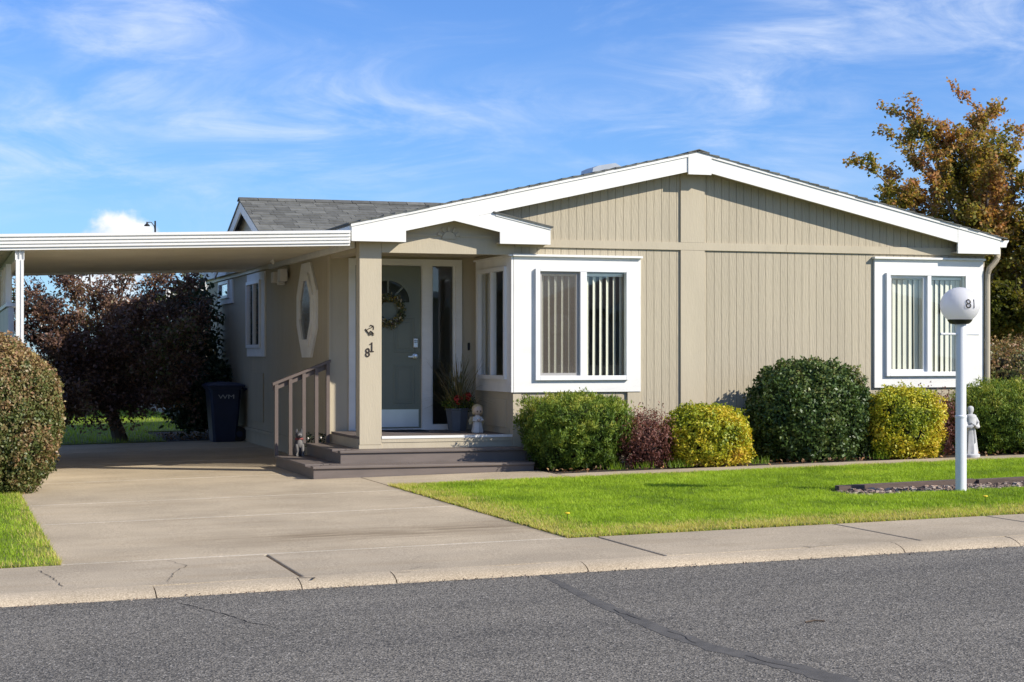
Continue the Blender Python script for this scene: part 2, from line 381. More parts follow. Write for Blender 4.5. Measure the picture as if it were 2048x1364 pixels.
# hairline cracks and chips
def crackline(pts, w, parent, off=.004):
    mb = MB(); P = []
    for (x0, y0), (x1, y1) in zip(pts, pts[1:]):
        n = max(2, int(math.hypot(x1-x0, y1-y0)/.06))
        for k in range(n): P.append((x0+(x1-x0)*k/n+random.uniform(-.012, .012), y0+(y1-y0)*k/n+random.uniform(-.02, .02)))
    for a, b in zip(P, P[1:]):
        q = w*random.uniform(.3, 1); mb.poly([(a[0]-q, a[1]-q*.5, gz(a[0])+off), (a[0]+q, a[1]+q*.5, gz(a[0])+off), (b[0]+q, b[1]+q*.5, gz(b[0])+off), (b[0]-q, b[1]-q*.5, gz(b[0])+off)], [(0, 1, 2, 3)])
    return mb.build('crack', m_jointdark, parent)
crackline([(-2.55, -7.15), (-2.45, -7.5), (-2.6, -7.9), (-2.7, -8.38)], .0035, sw)
crackline([(-3.45, -7.3), (-3.38, -7.8), (-3.36, -8.3)], .0035, sw)
crackline([(-.95, -8.3), (-1.1, -8.4), (-1.2, -8.45)], .008, sw)
crackline([(1.9, -8.42), (2.3, -8.40)], .010, sw)
crackline([(-2.70, -8.9), (-2.60, -9.2), (-2.50, -9.5), (-2.42, -9.85), (-2.28, -10.15)], .005, road, -.053)
crackline([(-2.5, -9.5), (-2.2, -9.62), (-2.0, -9.6)], .003, road, -.053)
crackline([(-1.86, -8.46), (-1.75, -8.52), (-1.80, -8.62)], .012, kr, .0); crackline([(-1.22, -8.46), (-1.1, -8.5), (-1.2, -8.58)], .014, kr, .0)
# driveway of broad slabs
drv = sheet('driveway', -3.29, .56, -7.06, 9.5, -.005, m_jointlight, kind='structure')
dj = [-7.045, -4.0, -1.95, 1.0, 4.2, 7.2, 9.5]
for a, b in zip(dj, dj[1:]):
    x1 = .56 if b <= -1.9 else (.7 if a > -1 else .56)
    o = sheet('slab', -3.29, x1, a+.011, b-.011, 0, m_drive, drv, .1); bevel(o, .004)
for y_ in dj[:-1]: sheet('joint', -3.285, .555, y_-.016, y_+.016, .0015, m_jointlight, drv, .012)
# front path along the flower bed
wk = sheet('path', .57, 15, -1.36, .0, -.03, m_jointdark, kind='structure')
sheet('slab', .575, 2.74, -1.36, .0, 0, m_drive, wk, .1)
for a, b in ((2.755, 5.9), (5.91, 9.2), (9.21, 15)): sheet('slab', a, b, -1.36, -.64, 0, m_drive, wk, .1)
sheet('flower_bed_soil', 2.70, 15, -.64, .9, -.006, m_soil, kind='structure')
sheet('rear_gravel_strip', -.5, .71, 9.5, 14, -.005, m_soil, kind='structure')

# lawns: thatch sheet plus single blades of grass
def lawn(name, poly_rects, n, label, off=.012, seed=1, dry=None, h=(.018, .042)):
    mb = MB()
    for (x0, x1, y0, y1) in poly_rects:
        mb.poly([(x0, y0, gz(x0)+off), (x1, y0, gz(x1)+off), (x1, y1, gz(x1)+off), (x0, y1, gz(x0)+off)], [(0, 1, 2, 3)])
        mb.poly([(x0, y0, gz(x0)-.08), (x1, y0, gz(x1)-.08), (x1, y0, gz(x1)+off), (x0, y0, gz(x0)+off)], [(0, 1, 2, 3)])
        mb.poly([(x0, y1, gz(x0)-.08), (x0, y0, gz(x0)-.08), (x0, y0, gz(x0)+off), (x0, y1, gz(x0)+off)], [(0, 1, 2, 3)])
        mb.poly([(x1, y0, gz(x1)-.08), (x1, y1, gz(x1)-.08), (x1, y1, gz(x1)+off), (x1, y0, gz(x1)+off)], [(0, 1, 2, 3)])
    o = mb.build(name, m_turf, kind='structure')
    r = np.random.default_rng(seed); A = np.array([(b-a)*(d-c) for a, b, c, d in poly_rects]); A = A/A.sum(); P = []
    for (x0, x1, y0, y1), q in zip(poly_rects, A):
        k = int(n*q); P.append(np.stack([r.uniform(x0-.015, x1+.015, k), r.uniform(y0-.02, y1+.02, k)], 1))
    P = np.concatenate(P); k = len(P); z = G*np.clip(P[:, 0], -9, 15)+off-.01
    base = np.column_stack([P, z]); cl = vnoise(np.column_stack([P*1.6, z*0]), seed); cf = vnoise(np.column_stack([P*9, z*0]), seed+3)
    rnd = .18+.42*r.random(k)+.42*(cl-.5)+.34*(cf-.5)
    if dry is not None:
        d = dry(P)*(.45+.9*vnoise(np.column_stack([P*2.6, z*0]), seed+5)); rnd = np.where(r.random(k) < d*.95, r.uniform(.8, 1., k), rnd)
    a = r.uniform(0, 2*PI, k); lean = r.uniform(.0, .035, k)*(1+cf); hh = r.uniform(h[0], h[1], k)*(.7+.6*cf); w = r.uniform(.004, .008, k)
    t = np.stack([np.cos(a), np.sin(a), 0*a], 1); s = np.stack([-np.sin(a), np.cos(a), 0*a], 1)
    v = np.stack([base-s*w[:, None]*.6, base+s*w[:, None]*.6, base+t*lean[:, None]+np.array([0, 0, 1])*hh[:, None]], 1).reshape(-1, 3)
    np_mesh('grass', v, 3, m_grass, o, np.clip(rnd, 0, 1), kind='stuff', label=label)
    return o
def dry_front(P):
    e = np.minimum.reduce([np.abs(P[:, 1]+7.05), np.abs(P[:, 0]-.57)+.2, np.abs(P[:, 1]+1.36)+.45]); return np.clip(1.5-e/.5, 0, 1)
lawn('front_lawn', [(.57, 4.25, -7.05, -1.36), (4.25, 7.6, -7.05, -4.98), (4.25, 7.6, -4.27, -1.36), (7.6, 11.5, -7.05, -1.36)], 520000, 'bright green mown grass in front of the house', dry=dry_front, seed=3)
lawn('side_lawn', [(-7.5, -3.30, -7.05, 1.5)], 130000, 'bright green grass left of the driveway', seed=5, dry=lambda P: np.clip(1-np.minimum(np.abs(P[:, 1]+7.05), np.abs(P[:, 0]+3.3)+.1)/.4, 0, 1), h=(.02, .05))
lawn('rear_lawn', [(-9, 8.9, 13.2, 34.), (-9, -.5, 9.51, 13.2)], 90000, 'shaded lawn behind the driveway', seed=7, h=(.05, .11))

# ------------------------------------------------------------------ the house
RX, RZ, RS = 5.12, 4.03, .2245
def zr(x): return RZ-RS*abs(x-RX)
H = root('house', (.72, .8, 0), 'tan single storey house with white gable trim, corner porch and grooved siding', 'house')
YF, YB = .80, 13.2
XL, XR = .72, 9.49
core = MB()
for (x0, x1, z0, z1) in ((2.70, 3.02, -.1, 2.8), (3.02, 4.21, -.1, 1.13), (3.02, 4.21, 2.51, 2.8), (4.21, 7.99, -.1, 2.8), (7.99, 9.13, -.1, 1.19), (7.99, 9.13, 2.50, 2.8), (9.13, 9.485, -.1, 2.8)):
    core.box(x0, x1, YF+.010, YF+.14, z0, z1)
core.prism([(.78, 2.8), (9.485, 2.8), (9.485, zr(9.485)-.06), (RX, RZ-.06), (.78, zr(.78)-.06)], 'y', YF+.010, YF+.14)
fw = core.build('front_wall', m_siding, H)
P_ = .1055
def board(x0, x1, z0, z1, z1b=None):
    z1b = z1 if z1b is None else z1b
    MB().prism([(x0, z0), (x1, z0), (x1, z1b), (x0, z1)], 'y', YF, YF+.0105).build('siding_board', m_siding, fw)
x = 2.70
while x < XR-.01:
    a, b = x, min(x+P_-.005, XR-.004); b = XR-.004 if XR-b < .03 else b
    # upper boards of the gable
    if b > 2.3:
        if a < RX < b: MB().prism([(a, 2.885), (b, 2.885), (b, zr(b)-.07), (RX, RZ-.07), (a, zr(a)-.07)], 'y', YF, YF+.0105).build('siding_board', m_siding, fw)
        else: board(a, b, 2.885, zr(a)-.07, zr(b)-.07)
    g0 = -.05
    if b <= 4.42: board(a, b, 2.66, 2.795); (board(a, b, g0, .98) if b < 4.26 else None)
    elif a >= 7.74 and b <= 9.43: board(a, b, 2.71, 2.795); board(a, b, g0, 1.01)
    elif not (a > 4.93 and b < 5.33): board(a, b, g0, 2.795)
    x += P_
# flat boards: centre batten, belt band, corner boards
box('batten', m_tan, H, 4.96, 5.295, YF-.024, YF+.01, -.05, 2.786)
MB().prism([(4.96, 2.888), (5.295, 2.888), (5.295, zr(5.295)-.1), (RX, RZ-.1), (4.96, zr(4.96)-.1)], 'y', YF-.024, YF+.01).build('batten', m_tan, H)
for a, b in ((2.72, 6.46), (6.463, 8.0), (8.003, 9.486)): box('belt_board', m_tan, H, a, b, YF-.026, YF+.01, 2.789, 2.886)
box('corner_board', m_tan, H, 4.225, 4.40, YF-.022, YF+.01, -.05, .975)
box('corner_board', m_tan, H, 9.40, 9.488, YF-.012, YF+.01, -.05, .99)
box('corner_board', m_tan, H, 2.692, 2.80, YF-.012, YF+.01, -.05, .972)
# other outer walls and the inside
box('rear_wall', m_siding, H, XL+.02, XR-.01, YB-.12, YB, -.1, 2.85)
box('right_wall', m_siding, H, XR-.12, XR, YF+.141, YB-.121, -.1, 2.85)
inn = MB(); inn.box(2.9, 9.36, 5.2, 5.26, .4, 2.76); inn.box(2.82, 9.36, .945, 5.2, 2.76, 2.79); inn.box(6.2, 6.26, .945, 5.2, .43, 2.76)
inn.build('interior_wall', m_interior, H)
box('interior_floor', m_floorin, H, 2.82, 9.36, .945, 5.2, .38, .42)
box('sideboard', m_interior, H, 3.0, 4.6, 1.5, 1.9, .42, 1.3)

# left (side) wall: grooved boards in the shade of the carport
sd = MB(); sd.box(XL+.013, XL+.13, 2.42, YB-.13, -.1, 2.86)
sw_ = sd.build('side_wall', m_siding, H)
sd = MB(); y = 2.42
while y < YB-.05: sd.box(XL, XL+.0135, y, min(y+P_-.009, YB), -.1, 2.84); y += P_
sd.build('side_siding', m_siding, sw_, kind='stuff')
box('corner_board', m_tan, H, XL-.016, XL+.01, 2.395, 2.50, .0, 2.84)
sk = MB(); sk.box(XL-.022, XL-.001, 2.5, YB, -.08, .20); sk.box(XL-.034, XL-.001, 2.5, YB, .205, .255); sk.build('skirting', m_siding, H)
box('access_panel', m_siding, H, XL-.018, XL-.001, 7.25, 8.35, .38, 1.15)
box('eave_trim', m_white, H, XL-.05, XL-.001, .98, 6.6, 2.745, 2.835)
box('eave_trim', m_soffit, H, XL-.045, XL-.001, 6.61, YB, 2.76, 2.835)

def side_window(y0, y1, z0, z1, gy0, gy1, gz0, gz1, mull, label):
    mb = MB(); X0 = XL-.028
    for a, b, c, d in ((y0, gy0-.05, z0, z1), (gy1+.05, y1, z0, z1), (gy0-.05, gy1+.05, gz1+.05, z1), (gy0-.05, gy1+.05, z0, gz0-.05)):
        mb.box(X0, XL-.001, a, b, c, d)
    w = mb.build('window', m_white, H, label=label)
    f = MB()
    for a, b, c, d in ((gy0-.05, gy0, gz0-.05, gz1+.05), (gy1, gy1+.05, gz0-.05, gz1+.05), (gy0, gy1, gz1, gz1+.05), (gy0, gy1, gz0-.05, gz0)): f.box(X0-.03, XL-.001, a, b, c, d)
    if mull: f.box(X0-.022, XL-.001, mull-.02, mull+.02, gz0, gz1)
    f.build('frame', m_vinyl, w)
    box('pane', m_glass, w, XL-.024, XL-.018, gy0, gy1, gz0, gz1); box('dark_interior', m_dark, w, XL-.012, XL-.002, gy0, gy1, gz0, gz1)  # black sheet behind the pane stands in for the unlit room
    return w
side_window(7.05, 8.68, 1.41, 2.74, 7.42, 8.57, 1.60, 2.57, 8.0, 'narrow white framed sliding window on the shaded side wall')
side_window(10.16, 11.8, 2.33, 2.74, 10.55, 11.55, 2.48, 2.68, None, 'small high white framed window near the back of the side wall')
# elongated eight-sided window
oct_ = [(4.14, 2.704), (3.56, 2.703), (3.146, 2.307), (3.146, 1.798), (3.52, 1.402), (4.106, 1.401), (4.496, 1.86), (4.496, 2.27)]
cy_ = sum(p[0] for p in oct_)/8; cz_ = sum(p[1] for p in oct_)/8
def scl(a, b): return [(cy_+(y-cy_)*a, cz_+(z-cz_)*b) for y, z in oct_]
def oring(po, pi_, xo, xi):
    mb = MB(); n = 8
    for i in range(n):
        j = (i+1) % n; a, b, c, d = po[i], po[j], pi_[j], pi_[i]
        mb.poly([(xo, *a), (xo, *b), (xo, *c), (xo, *d), (xi, *a), (xi, *b), (xi, *c), (xi, *d)], [(0, 1, 2, 3), (7, 6, 5, 4), (0, 4, 5, 1), (2, 6, 7, 3)])
    return mb
hw = oring(oct_, scl(.66, .70), XL-.03, XL-.001).build('window', m_white, H, label='tall eight-sided white window on the side wall near the porch')
oring(scl(.74, .78), scl(.56, .62), XL-.055, XL-.0015).build('frame', m_white, hw)
MB().prism(scl(.57, .63), 'x', XL-.03, XL-.002).build('pane', m_frost, hw)

# front windows
def front_window(S, F, panes, slats, label, ang, sashleft=True):
    (x0, x1, z0, z1), (a, b, c, d) = S, F
    mb = MB(); ys = YF-.034
    for q in ((x0, a+.02, z0, z1), (b-.02, x1, z0, z1), (a+.02, b-.02, d-.02, z1), (a+.02, b-.02, z0, c+.02)): mb.box(q[0], q[1], ys, YF+.012, q[2], q[3])
    w = mb.build('window', m_white, H, label=label)
    box('drip_cap', m_white, w, x0-.02, x1+.012, ys-.045, YF, z1+.001, z1+.028)
    yf = ys-.042; f = MB(); t = .058
    for q in ((a, a+t, c, d), (b-t*.6, b, c, d), (a+t, b-t*.6, d-t*.6, d), (a+t, b-t*.6, c, c+t)): f.box(q[0], q[1], yf, YF+.012, q[2], q[3])
    (g0, g1), (g2, g3) = panes; f.box(g1, g2, yf+.004, YF+.01, c+t, d-t*.6)
    bevel(f.build('frame', m_vinyl, w), .004)
    s = MB(); st = .034                                                     # the sliding sash sits deeper in the left half
    for q in ((a+t, a+t+st, c+t, d-t*.6), (g1-st-.01, g1, c+t, d-t*.6), (a+t+st, g1-st-.01, d-t*.6-st, d-t*.6), (a+t+st, g1-st-.01, c+t, c+t+st)): s.box(q[0], q[1], YF-.035, YF-.005, q[2], q[3])
    s.build('sash', m_vinyl, w)
    if sashleft: MB().poly([(a+t, YF-.040, c+t), (g1, YF-.040, c+t), (g1, YF-.040, d-t*.6), (a+t, YF-.040, d-t*.6)], [(0, 1, 2, 3)]).build('insect_screen', m_screen, w)
    box('pane', m_glass, w, a+t+st, g1-st-.01, YF-.022, YF-.016, c+t+st, d-t*.6-st)
    box('pane', m_glass, w, g2, b-t*.6, yf+.02, yf+.026, c+t, d-t*.6)
    for (xs, wd, an) in slats:
        an = math.radians(an); hx, hy = wd/2*math.cos(an), wd/2*math.sin(an); yc = YF+.055
        tw = random.uniform(-.006, .006)
        mb = MB(); q = .0012
        mb.poly([(xs-hx, yc-hy-q, d-.09), (xs+hx, yc+hy-q, d-.09), (xs+hx, yc+hy+q, d-.09), (xs-hx, yc-hy+q, d-.09), (xs-hx+tw, yc-hy-q, c+.04), (xs+hx+tw, yc+hy-q, c+.04), (xs+hx+tw, yc+hy+q, c+.04), (xs-hx+tw, yc-hy+q, c+.04)],
                [(0, 1, 2, 3), (7, 6, 5, 4), (0, 4, 5, 1), (1, 5, 6, 2), (2, 6, 7, 3), (3, 7, 4, 0)])
        mb.build('blind_slat', m_blind, w)
    box('blind_rail', m_vinyl, w, a+.05, b-.05, YF+.02, YF+.09, d-.085, d-.05)
    return w
SL1 = [(3.10+.090*i, .089, 50+random.uniform(-4, 4)) for i in range(6)]+[(3.62+.090*i, .089, 48+random.uniform(-4, 4)) for i in range(7)]
front_window((2.695, 4.40, .972, 2.668), (2.97, 4.222, 1.12, 2.52), ((3.04, 3.565), (3.653, 4.20)), SL1, 'large white framed window with open vertical blinds beside the porch', 70)
SL2 = [(8.04+.082*i, .089, 18+random.uniform(-9, 9)) for i in range(14)]
front_window((7.77, 9.446, 1.0, 2.722), (7.93, 9.178, 1.152, 2.54), ((8.0, 8.553), (8.612, 9.12)), SL2, 'white framed window with half closed vertical blinds at the right corner', 40, False)

# porch alcove
xa = 2.69
yd = 2.41
box('porch_ceiling', m_tan, H, .74, xa, .96, yd+.3, 2.735, 2.78)
bk = MB()
for q in ((.72, .965, -.1, 2.86), (2.50, xa+.1, .3, 2.86), (.965, 2.50, 2.70, 2.86), (.965, 2.50, -.1, .45)): bk.box(q[0], q[1], yd, yd+.12, q[2], q[3])
bk.build('porch_back_wall', m_tan, H)
rw = MB()
for q in ((YF+.141, 1.0, -.1, 2.73), (2.08, yd, -.1, 2.73), (1.0, 2.08, -.1, 1.18), (1.0, 2.08, 2.51, 2.73)): rw.box(xa, xa+.1, q[0], q[1], q[2], q[3])
rw.box(xa+.003, xa+.1, YF+.01, YF+.14, -.1, 2.66)
rw.build('porch_side_wall', m_tan, H)
mb = MB(); X0 = xa-.028
for q in ((YF-.033, .98, .972, 2.668), (2.10, 2.28, .972, 2.668), (.98, 2.10, 2.53, 2.668), (.98, 2.10, .972, 1.16)): mb.box(X0, xa-.001, *q)
w = mb.build('window', m_white, H, label='white framed window on the inner side of the porch')
box('drip_cap', m_white, w, X0-.03, xa-.001, YF-.06, 2.3, 2.669, 2.69)
f = MB()
for q in ((.95, 1.0, 1.13, 2.55), (2.08, 2.13, 1.13, 2.55), (1.0, 2.08, 2.50, 2.55), (1.0, 2.08, 1.13, 1.18), (1.50, 1.55, 1.18, 2.50)): f.box(X0-.035, xa+.01, *q)
f.build('frame', m_vinyl, w)
box('pane', m_glass, w, xa-.03, xa-.024, 1.0, 1.50, 1.18, 2.50); box('pane', m_glass, w, xa-.012, xa-.006, 1.55, 2.08, 1.18, 2.50)
pn = MB()
for q in ((1.02, 1.98, .80, .803), ): pass
pn.box(xa-.012, xa-.001, 1.05, 2.0, .52, .88); bevel(pn.build('wall_panel', m_tan, H), .006)
box('door_bell', m_dark, H, 2.585, 2.615, yd-.022, yd-.001, 1.50, 1.60, .006)

# door unit with side light
cs = MB()
for q in ((.965, 1.052, .45, 2.70), (1.052, 2.413, 2.615, 2.70), (2.413, 2.50, .45, 2.70), (1.95, 2.08, .45, 2.615)): cs.box(q[0], q[1], yd-.035, yd+.1, q[2], q[3])
cs.box(1.052, 2.413, yd-.05, yd+.1, .449, .47); cs.box(2.08, 2.413, yd-.03, yd+.1, .4705, .52)
cs.build('door_frame', m_white, H)
sl_ = box('side_light', m_glass, H, 2.08, 2.413, yd+.03, yd+.036, .52, 2.615)
st = MB()
for q in ((2.08, 2.105, .52, 2.615), (2.39, 2.413, .52, 2.615)): st.box(q[0], q[1], yd+.0, yd+.07, q[2], q[3])
st.build('stile', m_white, sl_)
hall = MB(); hall.box(1.0, 2.68, 4.4, 4.45, .4, 2.7); hall.box(1.0, 2.68, 2.53, 4.4, .40, .43); hall.box(1.0, 1.05, 2.53, 4.4, .43, 2.7); hall.box(2.63, 2.68, 2.53, 4.4, .43, 2.7); hall.box(1.0, 2.68, 2.53, 4.4, 2.7, 2.73)
hall.build('hall_wall', m_interior, H)
dx0, dx1, dz0, dz1 = 1.056, 1.946, .475, 2.61; dc = (dx0+dx1)/2
# door slab with a half-round fan opening
fr, fz = .30, 2.13
D = MB()
D.box(dx0, dx1, yd+.02, yd+.065, dz0, fz)
arc = [(dc+fr*math.cos(t), fz+fr*math.sin(t)) for t in [PI*k/16 for k in range(17)]]
for k in range(8): pass
up = [(dx1, fz), (dx1, dz1), (dx0, dz1), (dx0, fz)]
for side in (0, 1):
    A = arc[:9] if side == 0 else arc[8:]
    out = ([(dx1, fz), (dx1, dz1), (dc, dz1)] if side == 0 else [(dc, dz1), (dx0, dz1), (dx0, fz)])
    pts = (out+A[::-1]) if side == 0 else (out+A[::-1])
    D.prism(pts, 'y', yd+.02, yd+.065)
door = D.build('door', m_door, H, label='grey green panelled front door with fan light and kick plate')
F = MB()
for k in range(16):
    a, b = arc[k], arc[k+1]; o_ = lambda p, s: (dc+(p[0]-dc)*s, fz+(p[1]-fz)*s)
    F.prism([o_(a, 1.12), o_(b, 1.12), o_(b, .96), o_(a, .96)], 'y', yd+.008, yd+.03)
for t in (.25, .5, .75):
    c_, s_ = math.cos(PI*t), math.sin(PI*t); n_ = (-s_*.012, c_*.012)
    F.prism([(dc+c_*.12+n_[0], fz+s_*.12+n_[1]), (dc+c_*.12-n_[0], fz+s_*.12-n_[1]), (dc+c_*fr-n_[0], fz+s_*fr-n_[1]), (dc+c_*fr+n_[0], fz+s_*fr+n_[1])], 'y', yd+.012, yd+.034)
F.box(dc-fr-.05, dc+fr+.05, yd+.008, yd+.03, fz-.04, fz)
F.build('fan_light_bars', m_door, door)
MB().prism(arc, 'y', yd+.04, yd+.046).build('pane', m_glass, door)
for (a, b, c, d) in ((1.13, 1.40, .80, 1.30), (1.58, 1.86, .80, 1.30), (1.13, 1.40, 1.47, 1.92), (1.58, 1.86, 1.47, 1.92)):
    p = MB()
    for q in ((a, a+.022, c, d), (b-.022, b, c, d), (a+.022, b-.022, d-.022, d), (a+.022, b-.022, c, c+.022)): p.box(q[0], q[1], yd+.012, yd+.021, q[2], q[3])
    p.box(a+.055, b-.055, yd+.014, yd+.021, c+.055, d-.055)
    bevel(p.build('panel', m_door, door), .004)
box('kick_plate', m_metal, door, dx0+.03, dx1-.03, yd+.016, yd+.0205, .49, .72)
kb = MB(); kb.lathe((0, 0, 0), [(.034, 0), (.034, .006), (.012, .012), (.012, .03), (.026, .038), (.033, .052), (.026, .068), (.005, .072)], 16)
kb.v = [(1.865+x_, yd+.019-z_, 1.42+y_) for x_, y_, z_ in kb.v]; kb.box(1.865-.1, 1.865, yd-.035, yd-.022, 1.405, 1.425)
kb.build('handle', m_metal, door, True)
kp_ = box('keypad_lock', m_metal, door, 1.838, 1.905, yd-.012, yd+.019, 1.53, 1.66, .01)
for i in range(6): box('key', m_dark, kp_, 1.848+.017*(i % 3), 1.858+.017*(i % 3), yd-.0165, yd-.0115, 1.60+.02*(i//3), 1.612+.02*(i//3))

# porch floor, skirt, post, beam
pf = box('porch_floor', m_jointdark, H, .745, xa-.003, YF+.03, yd-.002, .36, .415)
x = .725
while x < xa-.02:
    b = min(x+.136, xa-.004); o = box('deck_board', m_deckY, pf, x, b, YF+.005, yd-.051, .418, .446); x += .141
box('edge_strip', m_white, H, 1.012, xa-.004, YF-.012, YF+.004, .418, .450)
box('porch_skirt', m_tan, H, .733, xa, YF+.004, YF+.03, .30, .372); box('porch_skirt', m_tan, H, 1.012, xa-.001, YF-.004, YF+.03, .3725, .4175)
box('porch_skirt', m_tan, H, .723, .744, YF+.031, yd-.001, .20, .414)
post = box('porch_post', m_tan, H, .733, 1.010, YF-.006, YF+.175, .345, 2.86, .006)
box('post_base', m_tan, post, .727, 1.016, YF-.010, YF+.003, .295, .344)
box('porch_beam', m_tan, H, 1.011, xa+.02, YF-.004, YF+.15, 2.686, 2.862)
box('porch_beam', m_tan, H, .728, .875, YF+.176, yd-.001, 2.69, 2.862)
ty = MB().prism([(.74, 2.862), (2.75, 2.862), (2.75, zr(2.75)-.1), (.74, zr(.74)-.1)], 'y', YF+.003, YF+.0095).build('porch_gable_panel', m_tan, H)
sb = MB(); c0 = (1.86, 2.868)
sb.prism([(c0[0]+.088*math.cos(PI*k/12), c0[1]+.088*math.sin(PI*k/12)) for k in range(13)], 'y', YF-.016, YF+.0028)
for t in (.14, .32, .5, .68, .86):
    a = PI*t
    sb.prism([(c0[0]+r_*math.cos(a+q), c0[1]+r_*math.sin(a+q)) for r_, q in ((.098, -.13), (.155, -.13), (.155, .13), (.098, .13))], 'y', YF-.012, YF+.0028)
sb.prism([(1.30, 2.925), (1.30, 2.895), (1.72, 2.895), (1.72, 2.91)], 'y', YF-.010, YF+.0028); sb.prism([(2.0, 2.91), (2.0, 2.895), (2.42, 2.895), (2.42, 2.925)], 'y', YF-.010, YF+.0028)
sb.build('sunburst_ornament', m_tan, ty)

# gable fascia boards, soffits
FY = .59
def fas(pts, y0, y1, name='fascia', m=m_white): return MB().prism(pts, 'y', y0, y1).build(name, m, H)
fd = .222
fas([(1.264, zr(1.264)-fd), (4.978, zr(4.978)-fd), (4.978, zr(4.978)), (1.264, zr(1.264))], FY, FY+.03)
fas([(5.297, zr(5.297)-fd), (8.935, zr(8.935)-fd), (8.935, zr(8.935)), (5.297, zr(5.297))], FY, FY+.03)
fas([(.591, 2.806), (1.262, 2.806), (1.262, zr(1.262)-.001), (.591, zr(.591)-.001)], FY-.003, FY+.028)
fas([(8.937, 2.806), (9.592, 2.806), (9.592, zr(9.592)-.001), (8.937, zr(8.937)-.001)], FY-.003, FY+.028)
fas([(4.977, 3.745), (5.298, 3.745), (5.298, zr(5.298)), (RX, RZ), (4.977, zr(4.977))], FY-.016, FY+.015)
pf_ = [(1.867, 3.08), (2.457, 2.952), (2.457, 2.81), (3.116, 2.81), (3.116, 3.02), (2.36, 3.184)]
fas(pf_, FY-.004, FY+.026, 'porch_fascia')
# thin crown strip along the rakes
for a, b in ((.58, RX), (RX, 9.603)):
    fas([(a, zr(a)-.032), (b, zr(b)-.032), (b, zr(b)+.004), (a, zr(a)+.004)], FY-.014, FY-.0035, 'rake_strip')
fas([(2.40, 3.152), (3.122, 2.994), (3.122, 3.026), (2.40, 3.184)], FY-.014, FY-.0045, 'rake_strip')
sf = MB()
for a, b in ((.60, RX), (RX, 9.58)): sf.prism([(a, zr(a)-.2), (b, zr(b)-.2), (b, zr(b)-.17), (a, zr(a)-.17)], 'y', FY+.031, YF-.001)
for a, b in ((.62, 1.255), (2.462, 3.11), (8.94, 9.58)): sf.box(a, b, FY+.031, YF-.0265, 2.812, 2.83)
sf.build('soffit', m_tan, H)
sfe = MB(); sfe.box(.60, XL+.01, YF, YB, 2.84, 2.86); sfe.box(XR-.01, 9.58, YF, YB, 2.81, 2.83); sfe.build('eave_soffit', m_tan, H)
for x0, x1 in ((.575, .60), (9.583, 9.605)): box('eave_fascia', m_white, H, x0, x1, FY+.03, YB+.2, 2.81, zr(.6)-.012)
# roof: deck and overlapping courses
rf = MB()
rf.prism([(.57, zr(.57)-.02), (RX, RZ-.02), (9.61, zr(9.61)-.02), (9.61, zr(9.61)+.003), (RX, RZ+.003), (.57, zr(.57)+.003)], 'y', FY-.01, YB+.2)
roof = rf.build('roof', m_shingle, H)
nc = 32; ln = 4.57/nc
for s in (-1, 1):
    for k in range(nc):
        u0, u1 = 4.57-k*ln, 4.57-(k+1)*ln-.02; y0 = FY-.028+random.uniform(-.006, .006)
        def zz_(u): return RZ-RS*u
        pts = [(RX+s*u0, zz_(u0)+.0045), (RX+s*u1, zz_(u1)+.0045), (RX+s*u1, zz_(u1)+.010), (RX+s*u0, zz_(u0)+.022+random.uniform(0, .006))]
        if s > 0: pts = pts[::-1]
        MB().prism(pts, 'y', y0, YB+.21).build('shingle_course', m_shingle, roof)
for k in range(3):
    MB().prism([(RX-.15, zr(RX-.15)+.024), (RX, RZ+.028), (RX+.15, zr(RX+.15)+.024), (RX+.15, zr(RX+.15)+.034), (RX, RZ+.04+.004*k), (RX-.15, zr(RX-.15)+.034)], 'y', FY-.03+k*4.2, FY-.03+(k+1)*4.2-.004).build('ridge_cap', m_shingle, roof)
MB().prism([(2.37, 3.186), (3.145, 3.016), (3.15, 3.034), (2.37, 3.204)], 'y', FY-.03, YF-.002).build('porch_roof_edge', m_shingle, roof)
# cross gable with single shingles
gy, gzr, gs = 7.4, 3.87, .345
def xm(z): return RX-(RZ+.03-z)/RS
cg = MB()
for s in (-1, 1):
    pts = [(gy, gzr), (gy+s*2.75, gzr-gs*2.75)]
    cg.poly([(.36, gy, gzr), (4.6, gy, gzr), (1.0, gy+s*2.75, gzr-gs*2.75), (.36, gy+s*2.75, gzr-gs*2.75), (.36, gy, gzr-.03), (4.6, gy, gzr-.03), (1.0, gy+s*2.75, gzr-gs*2.75-.03), (.36, gy+s*2.75, gzr-gs*2.75-.03)],
            [(0, 1, 2, 3), (7, 6, 5, 4), (0, 3, 7, 4), (2, 3, 7, 6)])
cgo = cg.build('cross_gable_roof', m_shingle, H)
row = 0; d = 2.72
while d > .05:
    d1 = max(d-.14, -.01); x = .345-random.random()*.2; xe = xm(gzr-gs*d1)+.15
    while x < xe:
        wd = random.choice((.22, .28, .34, .26)); a, b = max(x, .345), min(x+wd-.006, xe)
        if b-a > .03:
            th = .008+random.uniform(0, .008); y0, y1 = gy-d-.01, gy-d1; z0, z1 = gzr-gs*d, gzr-gs*d1
            MB().poly([(a, y0, z0+.003), (b, y0, z0+.003), (b, y1, z1+.003), (a, y1, z1+.003), (a, y0, z0+.004+th), (b, y0, z0+.004+th), (b, y1, z1+.008), (a, y1, z1+.008)],
                      [(0, 3, 2, 1), (4, 5, 6, 7), (0, 1, 5, 4), (1, 2, 6, 5), (2, 3, 7, 6), (3, 0, 4, 7)]).build('shingle', m_shingle, cgo)
        x += wd
    d -= .14
x = .345
